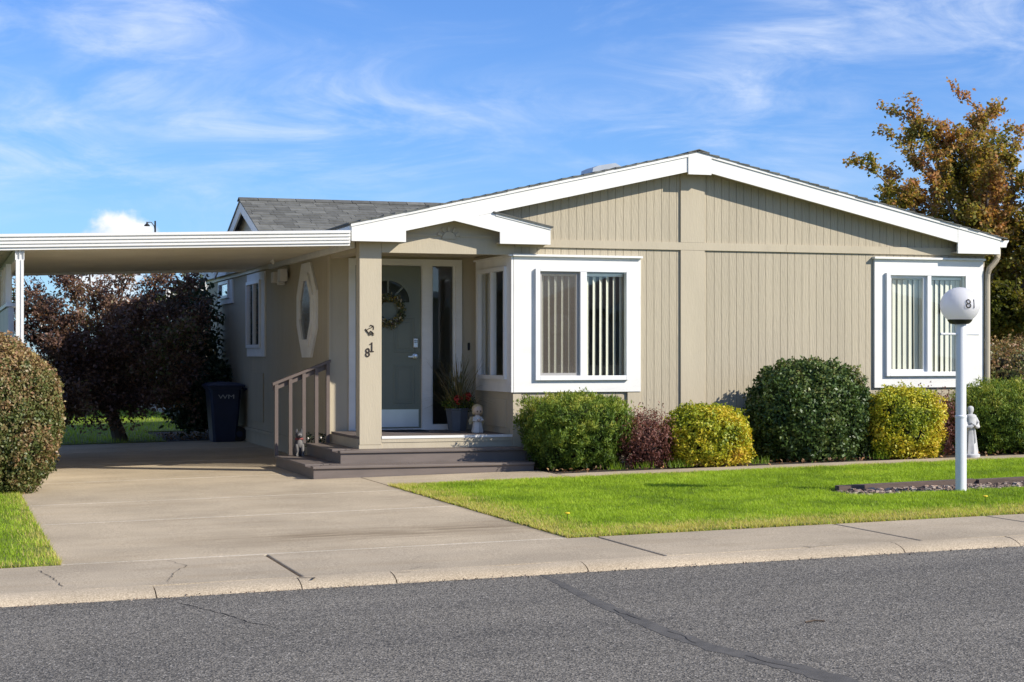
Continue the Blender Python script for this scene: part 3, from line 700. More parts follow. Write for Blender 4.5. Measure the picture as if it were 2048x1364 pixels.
while x < 4.3:
    MB().prism([(gy-.13, gzr-.13*gs+.018), (gy, gzr+.02), (gy+.13, gzr-.13*gs+.018), (gy+.13, gzr-.13*gs+.03), (gy, gzr+.034), (gy-.13, gzr-.13*gs+.03)], 'x', x, x+.29).build('ridge_cap', m_shingle, cgo); x += .3
MB().prism([(gy-2.6, gzr-gs*2.6-.04), (gy+2.6, gzr-gs*2.6-.04), (gy, gzr-.04)], 'x', .52, .60).build('cross_gable_wall', m_tan, H)
for s in (-1, 1):
    y1 = gy+s*2.75; MB().prism([(gy, gzr-.02), (y1, gzr-gs*2.75-.02), (y1, gzr-gs*2.75-.2), (gy, gzr-.2)], 'x', .375, .40).build('fascia', m_white, H)
# roof vent
vb = zr(4.5)
v = MB(); a, b = 4.20, 4.70
v.poly([(a, 2.0, zr(a)), (b, 2.0, zr(b)), (b, 2.45, zr(b)), (a, 2.45, zr(a)), (a+.02, 2.0, zr(a)+.12), (b-.16, 2.0, zr(b)+.085), (b-.16, 2.45, zr(b)+.085), (a+.02, 2.45, zr(a)+.12), (a+.10, 2.0, zr(a)+.155), (a+.10, 2.45, zr(a)+.155)],
       [(0, 1, 5, 8, 4), (1, 2, 6, 5), (3, 7, 9, 6, 2), (0, 4, 7, 3), (4, 8, 9, 7), (8, 5, 6, 9)])
v.build('roof_vent', m_galv, H)
# gutter and downspout on the right corner
gt = MB().prism([(9.608, 3.0), (9.608, 2.90), (9.70, 2.90), (9.715, 2.95), (9.745, 2.985), (9.745, 3.0), (9.738, 3.0), (9.70, 2.955), (9.69, 2.91), (9.615, 2.91), (9.615, 3.0)], 'y', FY+.02, YB+.2)
gut = gt.build('gutter', m_alum, H)
gt = MB().prism([(9.609, 2.995), (9.609, 2.902), (9.70, 2.902), (9.714, 2.95), (9.742, 2.995)], 'y', FY+.014, FY+.019).build('end_cap', m_white, gut)
dp = [(9.66, .74, 2.90), (9.66, .74, 2.80), (9.64, .74, 2.74), (9.58, .74, 2.67), (9.52, .74, 2.61), (9.50, .745, 2.54), (9.50, .75, 2.4), (9.50, .75, .3), (9.5, .74, .18)]
ds = MB().tube(dp, .036, 10).build('downspout', m_dryfilm, H, True)
for k in range(16):
    t = .12+k*.055; i = int(t*5); 
    import bisect
    seg = [Vector(p) for p in dp[1:6]]; L_ = [0]
    for p, q in zip(seg, seg[1:]): L_.append(L_[-1]+(q-p).length)
    u = t*L_[-1]; j = max(0, min(len(seg)-2, bisect.bisect(L_, u)-1)); p = seg[j]+(seg[j+1]-seg[j])*((u-L_[j])/(L_[j+1]-L_[j])); dd = (seg[j+1]-seg[j]).normalized()
    MB().tube([p-dd*.004, p+dd*.004], .041, 10).build('elbow_rib', m_dryfilm, ds, True)
# flood light on the side wall
fl = MB(); fl.box(XL-.07, XL-.001, 5.25, 5.55, 2.55, 2.66); fl.box(XL-.16, XL-.05, 5.05, 5.25, 2.50, 2.68); fl.box(XL-.16, XL-.05, 5.6, 5.78, 2.50, 2.66); fl.box(XL-.12, XL-.03, 5.35, 5.5, 2.46, 2.55)
bevel(fl.build('flood_light', m_plaster, H), .012)

# house numbers and scroll ornament on the porch post
def text_mesh(s, size, extr):
    c = bpy.data.curves.new('t', 'FONT'); c.body = s; c.size = size; c.extrude = extr; c.align_x = 'CENTER'; c.align_y = 'CENTER'; c.resolution_u = 4
    o = bpy.data.objects.new('t', c); COL.objects.link(o); bpy.context.view_layer.update()
    me = bpy.data.meshes.new_from_object(o.evaluated_get(bpy.context.evaluated_depsgraph_get())); bpy.data.objects.remove(o); bpy.data.curves.remove(c); return me
for ch, x_, z_, s_ in (('8', .835, 1.462, .155), ('1', .888, 1.532, .155)):
    me = text_mesh(ch, s_, .004); me.transform(Matrix.Translation((x_, YF-.011, z_)) @ Matrix.Rotation(PI/2, 4, 'X') @ Matrix.Diagonal((.85, 1, 1, 1))); nb = link('house_number', me, m_bronze, post)
box('serif', m_bronze, nb, .866, .912, YF-.0145, YF-.0075, 1.476, 1.486); MB().prism([(.858, 1.570), (.884, 1.585), (.884, 1.572), (.860, 1.560)], 'y', YF-.0145, YF-.0075).build('serif', m_bronze, nb)
orn = MB()
def scroll(pts, r=.006): orn.tube([(x_, YF-.012, z_) for x_, z_ in pts], r*.72, 6)
cx_, cz2 = .862, 1.735
scroll([(cx_-.055, cz2+.02), (cx_-.035, cz2-.01), (cx_-.01, cz2-.04), (cx_+.0, cz2-.02)], .010); scroll([(cx_-.05, cz2-.01), (cx_-.02, cz2+.02), (cx_+.02, cz2+.035), (cx_+.045, cz2+.06)])
scroll([(cx_+.0, cz2+.05), (cx_+.01, cz2+.068), (cx_+.03, cz2+.06), (cx_+.048, cz2+.045), (cx_+.045, cz2+.01)]); scroll([(cx_+.005, cz2-.005), (cx_+.03, cz2-.02), (cx_+.05, cz2-.045)], .008)
scroll([(cx_-.02, cz2-.045), (cx_-.005, cz2-.06), (cx_+.01, cz2-.03), (cx_+.015, cz2-.055)]); scroll([(cx_+.025, cz2-.03), (cx_+.035, cz2-.06), (cx_+.05, cz2-.055)])
orn.build('scroll_ornament', m_bronze, post, True)

# ------------------------------------------------------------------ porch steps and railing
T = root('porch_steps', (0, 0, 0), 'two brown board steps wrapping round the front and left of the porch', 'steps')
def step(x0, y0, x1, y1, z0, z1, wf, wl, ln_):
    bx = MB(); bx.box(x0+.02, x1-.01, y0+.02, YF-.02, z0, z1-.032); bx.box(x0+.02, XL-.03, YF-.02, y1-.01, z0, z1-.032)
    bx.build('step_frame', m_rail, T)
    box('riser', m_deck, T, x0+.016, x1, y0+.012, y0+.0195, z0, z1-.033); box('riser', m_deckY, T, x0+.008, x0+.0155, y0+.012, y1, z0, z1-.033)
    n = 3; w_ = (wf)/n
    for k in range(n):
        o = box('tread_board', m_deck, T, x0-.004+wl*k/3*(1 if k else 0), x1+.004, y0-.012+w_*k, y0-.012+w_*(k+1)-.005, z1-.031, z1, .005)
    for k in range(2):
        w2 = (wl+.02)/2; box('tread_board', m_deckY, T, x0-.012+w2*k if k else x0-.012, x0-.012+w2*(k+1)-.005, y0-.012+w_*n, y1, z1-.031, z1, .005)
step(0, 0, 2.70, 2.36, -.06, .149, .43, .42, 0)
step(.41, .41, 2.73, 2.44, .12, .30, .41, .33, 0)
R_ = root('handrail', (.35, 2.36, .15), 'brown sloping handrail with square balusters at the back of the steps', 'railing')
def hr(x_): return 1.09+(x_)*.395
for x_, z0 in ((.003, .150), (.185, .150), (.360, .30), (.525, .30), (.675, .30)):
    MB().prism([(x_-.022, z0), (x_+.022, z0), (x_+.022, hr(x_+.022)-.03), (x_-.022, hr(x_-.022)-.03)], 'y', 2.31, 2.355).build('baluster', m_rail, R_)
MB().prism([(-.035, hr(-.035)-.10), (.70, hr(.70)-.10), (.70, hr(.70)-.035), (-.035, hr(-.035)-.035)], 'y', 2.357, 2.395).build('lower_rail', m_rail, R_)
MB().prism([(-.045, hr(-.045)-.028), (.71, hr(.71)-.028), (.71, hr(.71)+.008), (-.045, hr(-.045)+.008)], 'y', 2.30, 2.40).build('top_rail', m_rail, R_)

# ------------------------------------------------------------------ carport
CP = root('carport', (-3.24, .62, 0), 'white flat aluminium carport roof on a slim post left of the house', 'carport')
cs_ = .0325
def cz(x_): return 2.90+(x_-.57)*cs_          # top of the roof sheets
CY0, CY1 = .60, 7.6
prof = [(.0, .035), (.034, .030), (.034, .000), (.006, -.004), (.006, -.010), (.028, -.020), (.028, -.040), (.004, -.044), (.004, -.050), (.022, -.060), (.022, -.080), (.0, -.084), (.0, -.090), (.016, -.098), (.016, -.118), (-.004, -.122), (-.004, -.150), (-.03, -.150), (-.03, .035)]
mb = MB(); rings = []
for x_ in (.572, -8.): rings.append([(x_, CY0-p+.0, cz(x_)+q) for p, q in prof])
mb.ring_stack(rings).build('front_gutter', m_alum, CP)
y = CY0+.032
while y < CY1-.05:
    mb = MB(); a, b = y, min(y+.20, CY1)
    pr_ = [(a, -.085), (a, -.08), (a+.022, -.08), (a+.026, -.112), (b-.012, -.112), (b-.006, -.085), (b-.003, -.085), (b-.003, -.07), (a, -.07)]
    mb.ring_stack([[(x_, p, cz(x_)+q) for p, q in pr_] for x_ in (.56, -8.)]).build('roof_pan', m_soffit, CP); y += .203
mb = MB(); mb.ring_stack([[(x_, p, cz(x_)+q) for p, q in ((CY1+.002, -.15), (CY1+.04, -.15), (CY1+.04, .02), (CY1+.002, .02))] for x_ in (.50, -8.)]).build('rear_gutter', m_alum, CP)
bx_ = -3.24
bz = cz(bx_)-.125
bm = MB(); bm.box(bx_-.05, bx_-.042, CY0+.04, CY1-.05, bz-.13, bz); bm.box(bx_+.042, bx_+.05, CY0+.04, CY1-.05, bz-.13, bz); bm.box(bx_-.05, bx_+.05, CY0+.04, CY1-.05, bz-.136, bz-.13); bm.box(bx_-.004, bx_+.004, CY0+.04, CY1-.05, bz-.13, bz)
bm.box(bx_-.041, bx_+.041, CY0+.06, CY0+.068, bz-.129, bz); bm.build('beam', m_alum, CP)
for y_ in (.66, 4.0, 7.3):
    pm = MB(); w_ = .043; g0 = gz(bx_)-.05; zt = bz-.137
    sec = [(-w_, -w_), (-.012, -w_), (-.009, -w_+.012), (.009, -w_+.012), (.012, -w_), (w_, -w_), (w_, w_), (-w_, w_)]
    pm.ring_stack([[(bx_+p, y_+q, z_) for p, q in sec] for z_ in (g0, zt)]).build('post', m_alum, CP)
SWL = root('screen_wall', (-3.33, 4, 0), 'pale grey ribbed metal screen wall behind the carport post', 'screen wall')
y = .74
while y < 7.4:
    mb = MB(); b = min(y+.30, 7.4); mb.prism([(-3.36, y), (-3.30, y), (-3.30, y+.03), (-3.318, y+.05), (-3.318, b-.02), (-3.30, b-.004), (-3.36, b-.004)], 'z', gz(-3.3)-.03, 1.985).build('wall_panel', m_wallpanel, SWL); y += .305
box('cap_rail', m_alum, SWL, -3.385, -3.275, .72, 7.42, 1.99, 2.03)
for y_ in (1.5, 2.3, 3.1, 5., 6.): box('upright', m_alum, SWL, -3.36, -3.30, y_, y_+.06, 2.031, bz-.14)

# ------------------------------------------------------------------ shrubs
def shell_r(d, q, lump, k, seed):
    a = np.abs(d); r = (a**q).sum(1)**(-1/q)
    return r*(1+lump*(vnoise(d*k+17, seed)-.5)*2+lump*.6*(vnoise(d*k*2.7+31, seed+1)-.5)*2)
def shrub(name, label, c, rad, mat, n, ln, wd, q=2.4, lump=.07, depth=.20, seed=1, core=None, up=.4, jit=.7, bmp=.10, bk=8., taper=0., zshift=None, group=None, hole=.0, tuft=0., flat=.0, cat='shrub', mean=.5, colk=6., cols=.5, corek=.84, k=2.6):
    r = np.random.default_rng(seed); cx, cy = c; rx, ry, z0, z1 = rad; rz = (z1-z0)/2; cz0 = (z0+z1)/2
    g0 = gz(cx); o = root(name, (cx, cy, g0), label, cat, group)
    d = unit(r.normal(size=(n, 3))); s = shell_r(d, q, lump, k, seed)
    u = 1-depth*r.random(n)**1.6
    if tuft: u = u+tuft*r.random(n)*(vnoise(d*11, seed+7) > .60)
    s = s*(1+bmp*(vnoise(d*bk+5, seed+21)-.55)+bmp*.7*(vnoise(d*bk*2.1+9, seed+22)-.5))
    p = d*(s*u)[:, None]*np.array([rx, ry, rz]); tp_ = 1-taper*np.clip(.5-p[:, 2]/rz*.5, 0, 1)**1.3; p[:, 0] *= tp_; p[:, 1] *= tp_; p = p+np.array([cx, cy, cz0])
    keep = p[:, 2] > g0+.01
    if hole: keep &= vnoise(p*13., seed+9) > hole
    p, d, u = p[keep], d[keep], u[keep]; k_ = len(p)
    nr = unit(d/np.array([rx, ry, rz])); nr = unit(nr+jit*r.normal(size=(k_, 3)))
    al = unit(r.normal(size=(k_, 3))+up*np.array([0, 0, 1.])+.5*d)
    sz = r.uniform(.7, 1.3, k_)
    v = leaves(p, nr, al, ln*sz, wd*sz)
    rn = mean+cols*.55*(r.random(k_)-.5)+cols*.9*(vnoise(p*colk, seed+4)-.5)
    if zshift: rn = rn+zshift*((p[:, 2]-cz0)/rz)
    np_mesh('foliage', v, 4, mat, o, np.clip(rn, 0, 1))
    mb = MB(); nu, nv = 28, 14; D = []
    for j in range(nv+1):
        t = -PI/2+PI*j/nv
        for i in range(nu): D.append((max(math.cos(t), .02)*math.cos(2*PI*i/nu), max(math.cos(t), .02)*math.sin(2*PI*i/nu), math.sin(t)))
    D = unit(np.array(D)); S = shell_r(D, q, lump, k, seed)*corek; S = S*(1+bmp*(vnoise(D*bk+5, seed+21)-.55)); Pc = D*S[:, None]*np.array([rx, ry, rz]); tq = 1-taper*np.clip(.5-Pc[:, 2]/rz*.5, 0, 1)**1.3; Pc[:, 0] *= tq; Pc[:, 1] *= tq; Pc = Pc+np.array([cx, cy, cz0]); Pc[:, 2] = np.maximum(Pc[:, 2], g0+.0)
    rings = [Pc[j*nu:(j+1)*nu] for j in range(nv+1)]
    mb.ring_stack(rings).build('shade_core', core or m_coreshade, o, True)  # solid dark core: shade painted behind the leaf gaps, not modelled twigs
    return o
lm_box = leafmat('yew_leaves', [(0, (.03, .055, .012)), (.35, (.085, .15, .022)), (.7, (.19, .265, .035)), (1, (.36, .36, .06))], .3, .55, .25)
lm_gold = leafmat('gold_privet_leaves', [(0, (.13, .19, .014)), (.3, (.36, .40, .025)), (.6, (.62, .52, .04)), (.82, (.70, .50, .06)), (1, (.46, .21, .06))], .3, .5)
lm_deep = leafmat('glossy_evergreen_leaves', [(0, (.022, .042, .012)), (.45, (.065, .115, .026)), (.8, (.13, .17, .045)), (1, (.24, .19, .07))], .15, .42, .35)
lm_barb = leafmat('barberry_leaves', [(0, (.05, .018, .02)), (.5, (.145, .055, .045)), (.85, (.24, .105, .07)), (1, (.30, .18, .09))], .25, .5)
lm_hedge = leafmat('hedge_leaves', [(0, (.045, .07, .018)), (.35, (.12, .15, .04)), (.65, (.25, .19, .08)), (.85, (.32, .17, .095)), (1, (.38, .29, .12))], .25, .45, .4)
lm_plum = leafmat('purple_plum_leaves', [(0, (.05, .03, .028)), (.42, (.16, .09, .07)), (.68, (.30, .175, .12)), (.86, (.16, .19, .06)), (1, (.20, .25, .07))], .4, .36, .6)
lm_dark = leafmat('dark_evergreen_leaves', [(0, (.016, .03, .016)), (.6, (.045, .07, .03)), (1, (.09, .10, .04))], .15, .4, .5)
lm_autumn = leafmat('autumn_leaves', [(0, (.09, .11, .02)), (.3, (.25, .23, .04)), (.55, (.43, .25, .085)), (.8, (.48, .21, .10)), (1, (.56, .40, .12))], .45, .5, .25)
BG = 'clipped shrubs along the house front'
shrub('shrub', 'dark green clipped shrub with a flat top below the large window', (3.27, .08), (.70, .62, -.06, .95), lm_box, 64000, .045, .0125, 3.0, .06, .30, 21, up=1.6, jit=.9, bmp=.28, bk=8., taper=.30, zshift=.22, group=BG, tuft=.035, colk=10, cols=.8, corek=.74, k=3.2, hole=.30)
shrub('shrub', 'low burgundy shrub squeezed between the flat green and the first yellow shrub', (4.03, -.24), (.42, .34, -.02, .72), lm_barb, 11500, .034, .015, 2.0, .22, .55, 22, core=m_coreshade_red, up=1.4, bmp=.3, bk=6., taper=.35, group=BG, tuft=.40, hole=.28, corek=.5, zshift=.12)
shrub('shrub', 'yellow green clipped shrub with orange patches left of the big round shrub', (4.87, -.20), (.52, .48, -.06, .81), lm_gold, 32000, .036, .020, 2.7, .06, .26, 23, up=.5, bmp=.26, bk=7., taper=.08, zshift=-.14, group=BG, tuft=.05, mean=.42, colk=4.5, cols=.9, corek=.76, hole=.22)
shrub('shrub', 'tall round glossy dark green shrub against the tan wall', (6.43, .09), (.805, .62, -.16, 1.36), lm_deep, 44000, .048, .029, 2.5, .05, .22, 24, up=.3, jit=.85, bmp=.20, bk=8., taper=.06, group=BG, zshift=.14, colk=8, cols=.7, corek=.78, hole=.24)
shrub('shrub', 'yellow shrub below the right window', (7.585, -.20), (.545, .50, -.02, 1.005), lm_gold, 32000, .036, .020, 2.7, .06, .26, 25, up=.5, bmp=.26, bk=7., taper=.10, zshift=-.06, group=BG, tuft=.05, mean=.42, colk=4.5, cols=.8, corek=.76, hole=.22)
shrub('shrub', 'thin burgundy shrub behind the lamp post', (8.10, -.18), (.33, .28, .02, .93), lm_barb, 7500, .036, .017, 2.0, .16, .5, 26, core=m_coreshade_red, up=1.2, bmp=.3, bk=6., group=BG, tuft=.35, hole=.32, corek=.45)
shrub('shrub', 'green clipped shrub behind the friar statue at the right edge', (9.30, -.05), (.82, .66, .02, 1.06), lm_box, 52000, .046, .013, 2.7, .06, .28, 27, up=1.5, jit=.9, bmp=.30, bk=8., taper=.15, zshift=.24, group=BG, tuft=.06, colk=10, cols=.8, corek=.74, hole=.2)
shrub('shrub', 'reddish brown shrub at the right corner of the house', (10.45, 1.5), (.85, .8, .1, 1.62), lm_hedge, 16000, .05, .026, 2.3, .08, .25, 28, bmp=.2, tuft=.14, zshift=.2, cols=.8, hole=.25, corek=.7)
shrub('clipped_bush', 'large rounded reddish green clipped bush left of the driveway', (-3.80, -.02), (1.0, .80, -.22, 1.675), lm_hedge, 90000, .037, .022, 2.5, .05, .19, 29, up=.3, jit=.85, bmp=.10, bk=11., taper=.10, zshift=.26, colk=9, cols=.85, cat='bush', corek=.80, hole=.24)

# small plants at the foot of the bed: grass tufts and dry leaves
def litter(name, label, n, fx, fy, mat, ln, seed, z=.012):
    r = np.random.default_rng(seed); x = fx(r, n); y = fy(r, n); p = np.column_stack([x, y, G*np.clip(x, -9, 15)+z+r.random(n)*.02])
    v = leaves(p, unit(np.array([0, 0, 1.])+.5*r.normal(size=(n, 3))), r.normal(size=(n, 3)), ln*r.uniform(.6, 1.3, n), ln*.6*r.uniform(.6, 1.2, n))
    np_mesh(name, v, 4, mat, None, r.random(n), kind='stuff', label=label)
lm_dry = leafmat('dry_leaves', [(0, (.08, .045, .03)), (.5, (.20, .12, .06)), (.8, (.32, .2, .09)), (1, (.36, .14, .06))], .1, .7)
litter('fallen_leaves', 'dry leaves along the edge of the flower bed', 420, lambda r, n: r.uniform(2.72, 10, n), lambda r, n: -.66+np.abs(r.normal(size=n))*.28, lm_dry, .055, 5)
litter('fallen_leaves', 'scattered dry leaves at the foot of the plum tree', 260, lambda r, n: r.uniform(-.45, .65, n), lambda r, n: r.uniform(9.6, 12, n), lm_dry, .06, 6)

r = np.random.default_rng(77); n_ = 420; cxs = r.choice([3.55, 3.95, 4.32, 4.40, 4.47, 5.46, 7.12], n_); x_ = cxs+r.normal(size=n_)*.06; y_ = -.58+np.abs(r.normal(size=n_))*.10; h_ = r.uniform(.03, .12, n_); a_ = r.uniform(0, 6.3, n_)
b_ = np.column_stack([x_, y_, G*x_+.01]); sd_ = np.stack([-np.sin(a_), np.cos(a_), 0*a_], 1)*.004; tp2 = b_+np.stack([np.cos(a_)*h_*.5, np.sin(a_)*h_*.4, h_], 1)
np_mesh('weeds', np.stack([b_-sd_, b_+sd_, tp2], 1).reshape(-1, 3), 3, m_grass, None, r.uniform(0, .3, n_), kind='stuff', label='tufts of grass along the front of the flower bed')

# ------------------------------------------------------------------ trees
def grow(mb, p, d, ln, r0, r1, twist, rnd, seg=5, grav=0.):
    pts = [Vector(p)]; d = Vector(d).normalized()
    for k in range(seg):
        d = (d+Vector((rnd.uniform(-1, 1), rnd.uniform(-1, 1), rnd.uniform(-1, 1)))*twist+Vector((0, 0, grav))).normalized()
        pts.append(pts[-1]+d*ln/seg)
    mb.tube([tuple(q) for q in pts], [r0+(r1-r0)*k/seg for k in range(seg+1)], 6)
    return pts, d
def foliage_on(twigs, mat, parent, per, ln, wd, spread, seed, cols=.6, droop=.3, colfun=None):
    r = np.random.default_rng(seed); T_ = np.array([[*a, *b] for a, b in twigs]); k = len(T_)*per; i = np.repeat(np.arange(len(T_)), per)
    t = r.random(k)[:, None]; p = T_[i, :3]*(1-t)+T_[i, 3:]*t+r.normal(size=(k, 3))*spread*np.array([1, 1, .7])
    p = p[p[:, 2] > .12]; k = len(p)
    nr = unit(r.normal(size=(k, 3))*.8+np.array([0, -.2, .6])); al = unit(r.normal(size=(k, 3))-droop*np.array([0, 0, 1]))
    s = r.uniform(.65, 1.3, k); v = leaves(p, nr, al, ln*s, wd*s)
    rn = .5+cols*.6*(r.random(k)-.5)+cols*(vnoise(p*1.7, seed)-.5)
    if colfun is not None: rn = rn+colfun(p)
    np_mesh('crown', v, 4, mat, parent, np.clip(rn, 0, 1))
def broad_tree(name, label, base, limbs, seed, mat, per, ln, wd, spread, trunk_h, tr, cat='tree', bark=None, sub=6, twl=.5, colfun=None, grav=0., trunk=None):
    rnd = random.Random(seed); o = root(name, base, label, cat); mb = MB(); twigs = []
    top = trunk or Vector(base)+Vector((rnd.uniform(-.1, .1), rnd.uniform(-.1, .1), trunk_h)); top = Vector(top)
    mb.tube([tuple(Vector(base)-Vector((0, 0, .1))), tuple(Vector(base)*.5+top*.5), tuple(top)], [tr*1.35, tr, tr*.9], 9)
    for (tip, w) in limbs:
        tip = Vector(tip); st = top+Vector((0, 0, rnd.uniform(-.25, .0)*trunk_h)); n = 6; pts = [st]
        mid = (tip-st); 
        for k in range(1, n+1):
            f = k/n; q = st+mid*f+Vector((0, 0, math.sin(f*PI)*mid.length*.10*w)); q += Vector((rnd.uniform(-1, 1), rnd.uniform(-1, 1), rnd.uniform(-1, 1)))*mid.length*.025*(f < 1); pts.append(q)
        mb.tube([tuple(q) for q in pts], [tr*.55*(1-.85*k/n) for k in range(n+1)], 7)
        for k in range(1, n+1):
            for s in range(sub if k > 1 else sub//2):
                f = rnd.random(); a = pts[k-1]*(1-f)+pts[k]*f; dirv = (pts[k]-pts[k-1]).normalized()
                side = Vector((rnd.uniform(-1, 1), rnd.uniform(-1, 1), rnd.uniform(-.5, .9)))
                dd = (dirv*.7+side).normalized(); l_ = twl*(1.25-.55*k/n)*rnd.uniform(.5, 1.25)
                tp, d2 = grow(mb, a, dd, l_, tr*.10, tr*.03, .25, rnd, 3, grav)
                twigs += [(tp[0], tp[1]), (tp[1], tp[2]), (tp[2], tp[3]), (tp[2], tp[3])]
                for q in range(2):
                    t2, _ = grow(mb, tp[rnd.randint(1, 3)], (d2+Vector((rnd.uniform(-1, 1), rnd.uniform(-1, 1), rnd.uniform(-.6, .8)))).normalized(), l_*.55, tr*.04, tr*.015, .3, rnd, 2, grav)
                    twigs += [(t2[0], t2[1]), (t2[1], t2[2])]
        twigs.append((pts[-2], pts[-1]))
    mb.build('trunk', bark or m_bark, o, True); foliage_on(twigs, mat, o, per, ln, wd, spread, seed, colfun=colfun)
    return o
limbs = [((11.45, 7.2, 4.66), .5), ((12.0, 7.0, 4.5), .5), ((11.9, 7.6, 4.2), .3), ((12.25, 7.4, 5.66), 1.2), ((12.7, 7.2, 5.35), 1.), ((12.7, 8.2, 5.3), .8), ((13.0, 6.9, 5.2), 1), ((13.75, 7.5, 5.95), .9), ((13.2, 6.6, 4.2), .3), ((14.9, 6.3, 4.8), .5), ((13.55, 7.1, 5.6), .8), ((14.7, 7.8, 5.4), .8), ((15.5, 7.0, 5.5), .8), ((13.3, 7.0, 4.9), .5), ((12.5, 7.0, 4.7), .5), ((16.2, 7.8, 5.3), .8), ((16.4, 7.2, 4.2), .4),
         ((13.2, 6.4, 4.6), .6), ((14.4, 6.0, 5.2), .8), ((14.6, 9.2, 5.6), .8), ((12.7, 8.8, 3.6), .2), ((13.1, 6.5, 3.4), .1), ((14.3, 6.0, 3.7), .1), ((15.5, 6.1, 4.3), .2), ((13.4, 7.0, 2.5), 0), ((14.2, 6.2, 2.2), 0), ((15.3, 6.4, 2.8), 0), ((13.5, 8.7, 2.7), 0), ((15.0, 6.0, 1.9), -.2), ((12.8, 7.2, 3.0), 0)]
broad_tree('autumn_tree', 'tall tree with orange brown autumn leaves behind the right corner of the house', (14.3, 7.4, gz(14.3)), limbs, 5, lm_autumn, 17, .074, .050, .05, 1.5, .13, sub=4, twl=.66, colfun=lambda p: .16*(p[:, 2]-4.4)/1.5-.07, bark=M('pale_bark', (.22, .18, .15), .9, .2, 6, .6, 30, .01))
pl = [((-2.7, 9.8, 2.5), .6), ((-2.9, 10.2, 1.9), .4), ((-2.2, 9.6, 2.8), .6), ((-1.7, 10.4, 3.0), .6), ((-1.1, 9.7, 2.75), .4), ((-.5, 10.1, 2.9), .6), ((.05, 9.9, 2.8), .6), ((.2, 10.2, 2.2), .4), ((-.2, 9.5, 1.9), .2), ((-1.4, 9.3, 1.9), .2), ((-2.3, 9.3, 1.6), .2), ((-2.9, 9.9, 1.2), .2), ((-.6, 9.4, 1.4), .1), ((-1.9, 9.4, 1.1), .1), ((-2.6, 9.6, .95), 0), ((-1.3, 11., 2.4), .4), ((-.4, 10.9, 2.2), .4), ((-2.4, 10.9, 2.3), .4), ((-.1, 9.7, 1.15), 0), ((-2.5, 9.5, .62), -.1), ((-1.95, 9.3, .7), -.1), ((-.3, 9.6, .85), 0), ((-.75, 9.35, .8), 0), ((-2.9, 10.1, 2.3), .4)]
broad_tree('plum_tree', 'purple leaved spreading tree at the end of the driveway', (-1.17, 10.05, gz(-1.2)), pl, 8, lm_plum, 10, .066, .036, .07, .62, .105, sub=5, twl=.55, trunk=(-1.42, 10.15, .62))
shrub('evergreen_shrub', 'tall dark evergreen shrub between the purple tree and the side wall', (.10, 11.2), (.52, .6, .2, 2.75), lm_dark, 7500, .10, .055, 2.1, .2, .5, 41, tuft=.35, hole=.36, corek=.45, up=.4)
shrub('evergreen_shrub', 'low dark clipped shrub behind the wheeled bin', (.22, 10.6), (.56, .55, .15, 1.36), lm_dark, 6500, .085, .045, 2.8, .06, .3, 42, tuft=.1, corek=.75)

# ------------------------------------------------------------------ lamp post
LX, LY = 5.393, -5.03; lg = gz(LX)
LP = root('lamp_post', (LX, LY, lg), 'white lamp post with round opal globe numbered 81 on the lawn', 'lamp post')
mb = MB(); mb.lathe((LX, LY, lg-.05), [(.054, 0), (.054, .78), (.058, .785), (.058, .80), (.051, .81), (.050, 1.76)], 18).build('pole', m_pole, LP, True)
R0 = .190; GC = Vector((LX-.012, LY, 1.939-.012))
mb = MB(); n = 32; rings = []
for k in range(19):
    t = -math.radians(52)+(PI/2+math.radians(52))*k/18; q = max(math.cos(t), .01)
    rings.append([(GC.x+R0*q*math.cos(2*PI*i/n), GC.y+R0*q*math.sin(2*PI*i/n), GC.z+R0*.93*math.sin(t)) for i in range(n)])
mb.ring_stack(rings); gl = mb.build('globe', m_globe, LP, True)
MB().lathe((GC.x, GC.y, GC.z-R0*.93*.79-.048), [(.052, 0), (.088, .006), (.108, .024), (.123, .0475)], 24).build('collar', m_dark, LP, True)
MB().tube([(LX-.225, LY, 1.645), (LX+.2, LY, 1.645)], .0115, 10).build('ladder_bar', m_pole, LP, True)
me = text_mesh('81', .135, .0); 
for v_ in me.vertices:
    b = .03+v_.co.y/R0; hd = -1.53+v_.co.x*.95/R0                        # wrapped on the globe
    v_.co = (GC.x+(R0+.006)*math.cos(b)*math.cos(hd), GC.y+(R0+.006)*math.cos(b)*math.sin(hd), GC.z+(R0*.93+.006)*math.sin(b))
link('number', me, m_dark, gl)

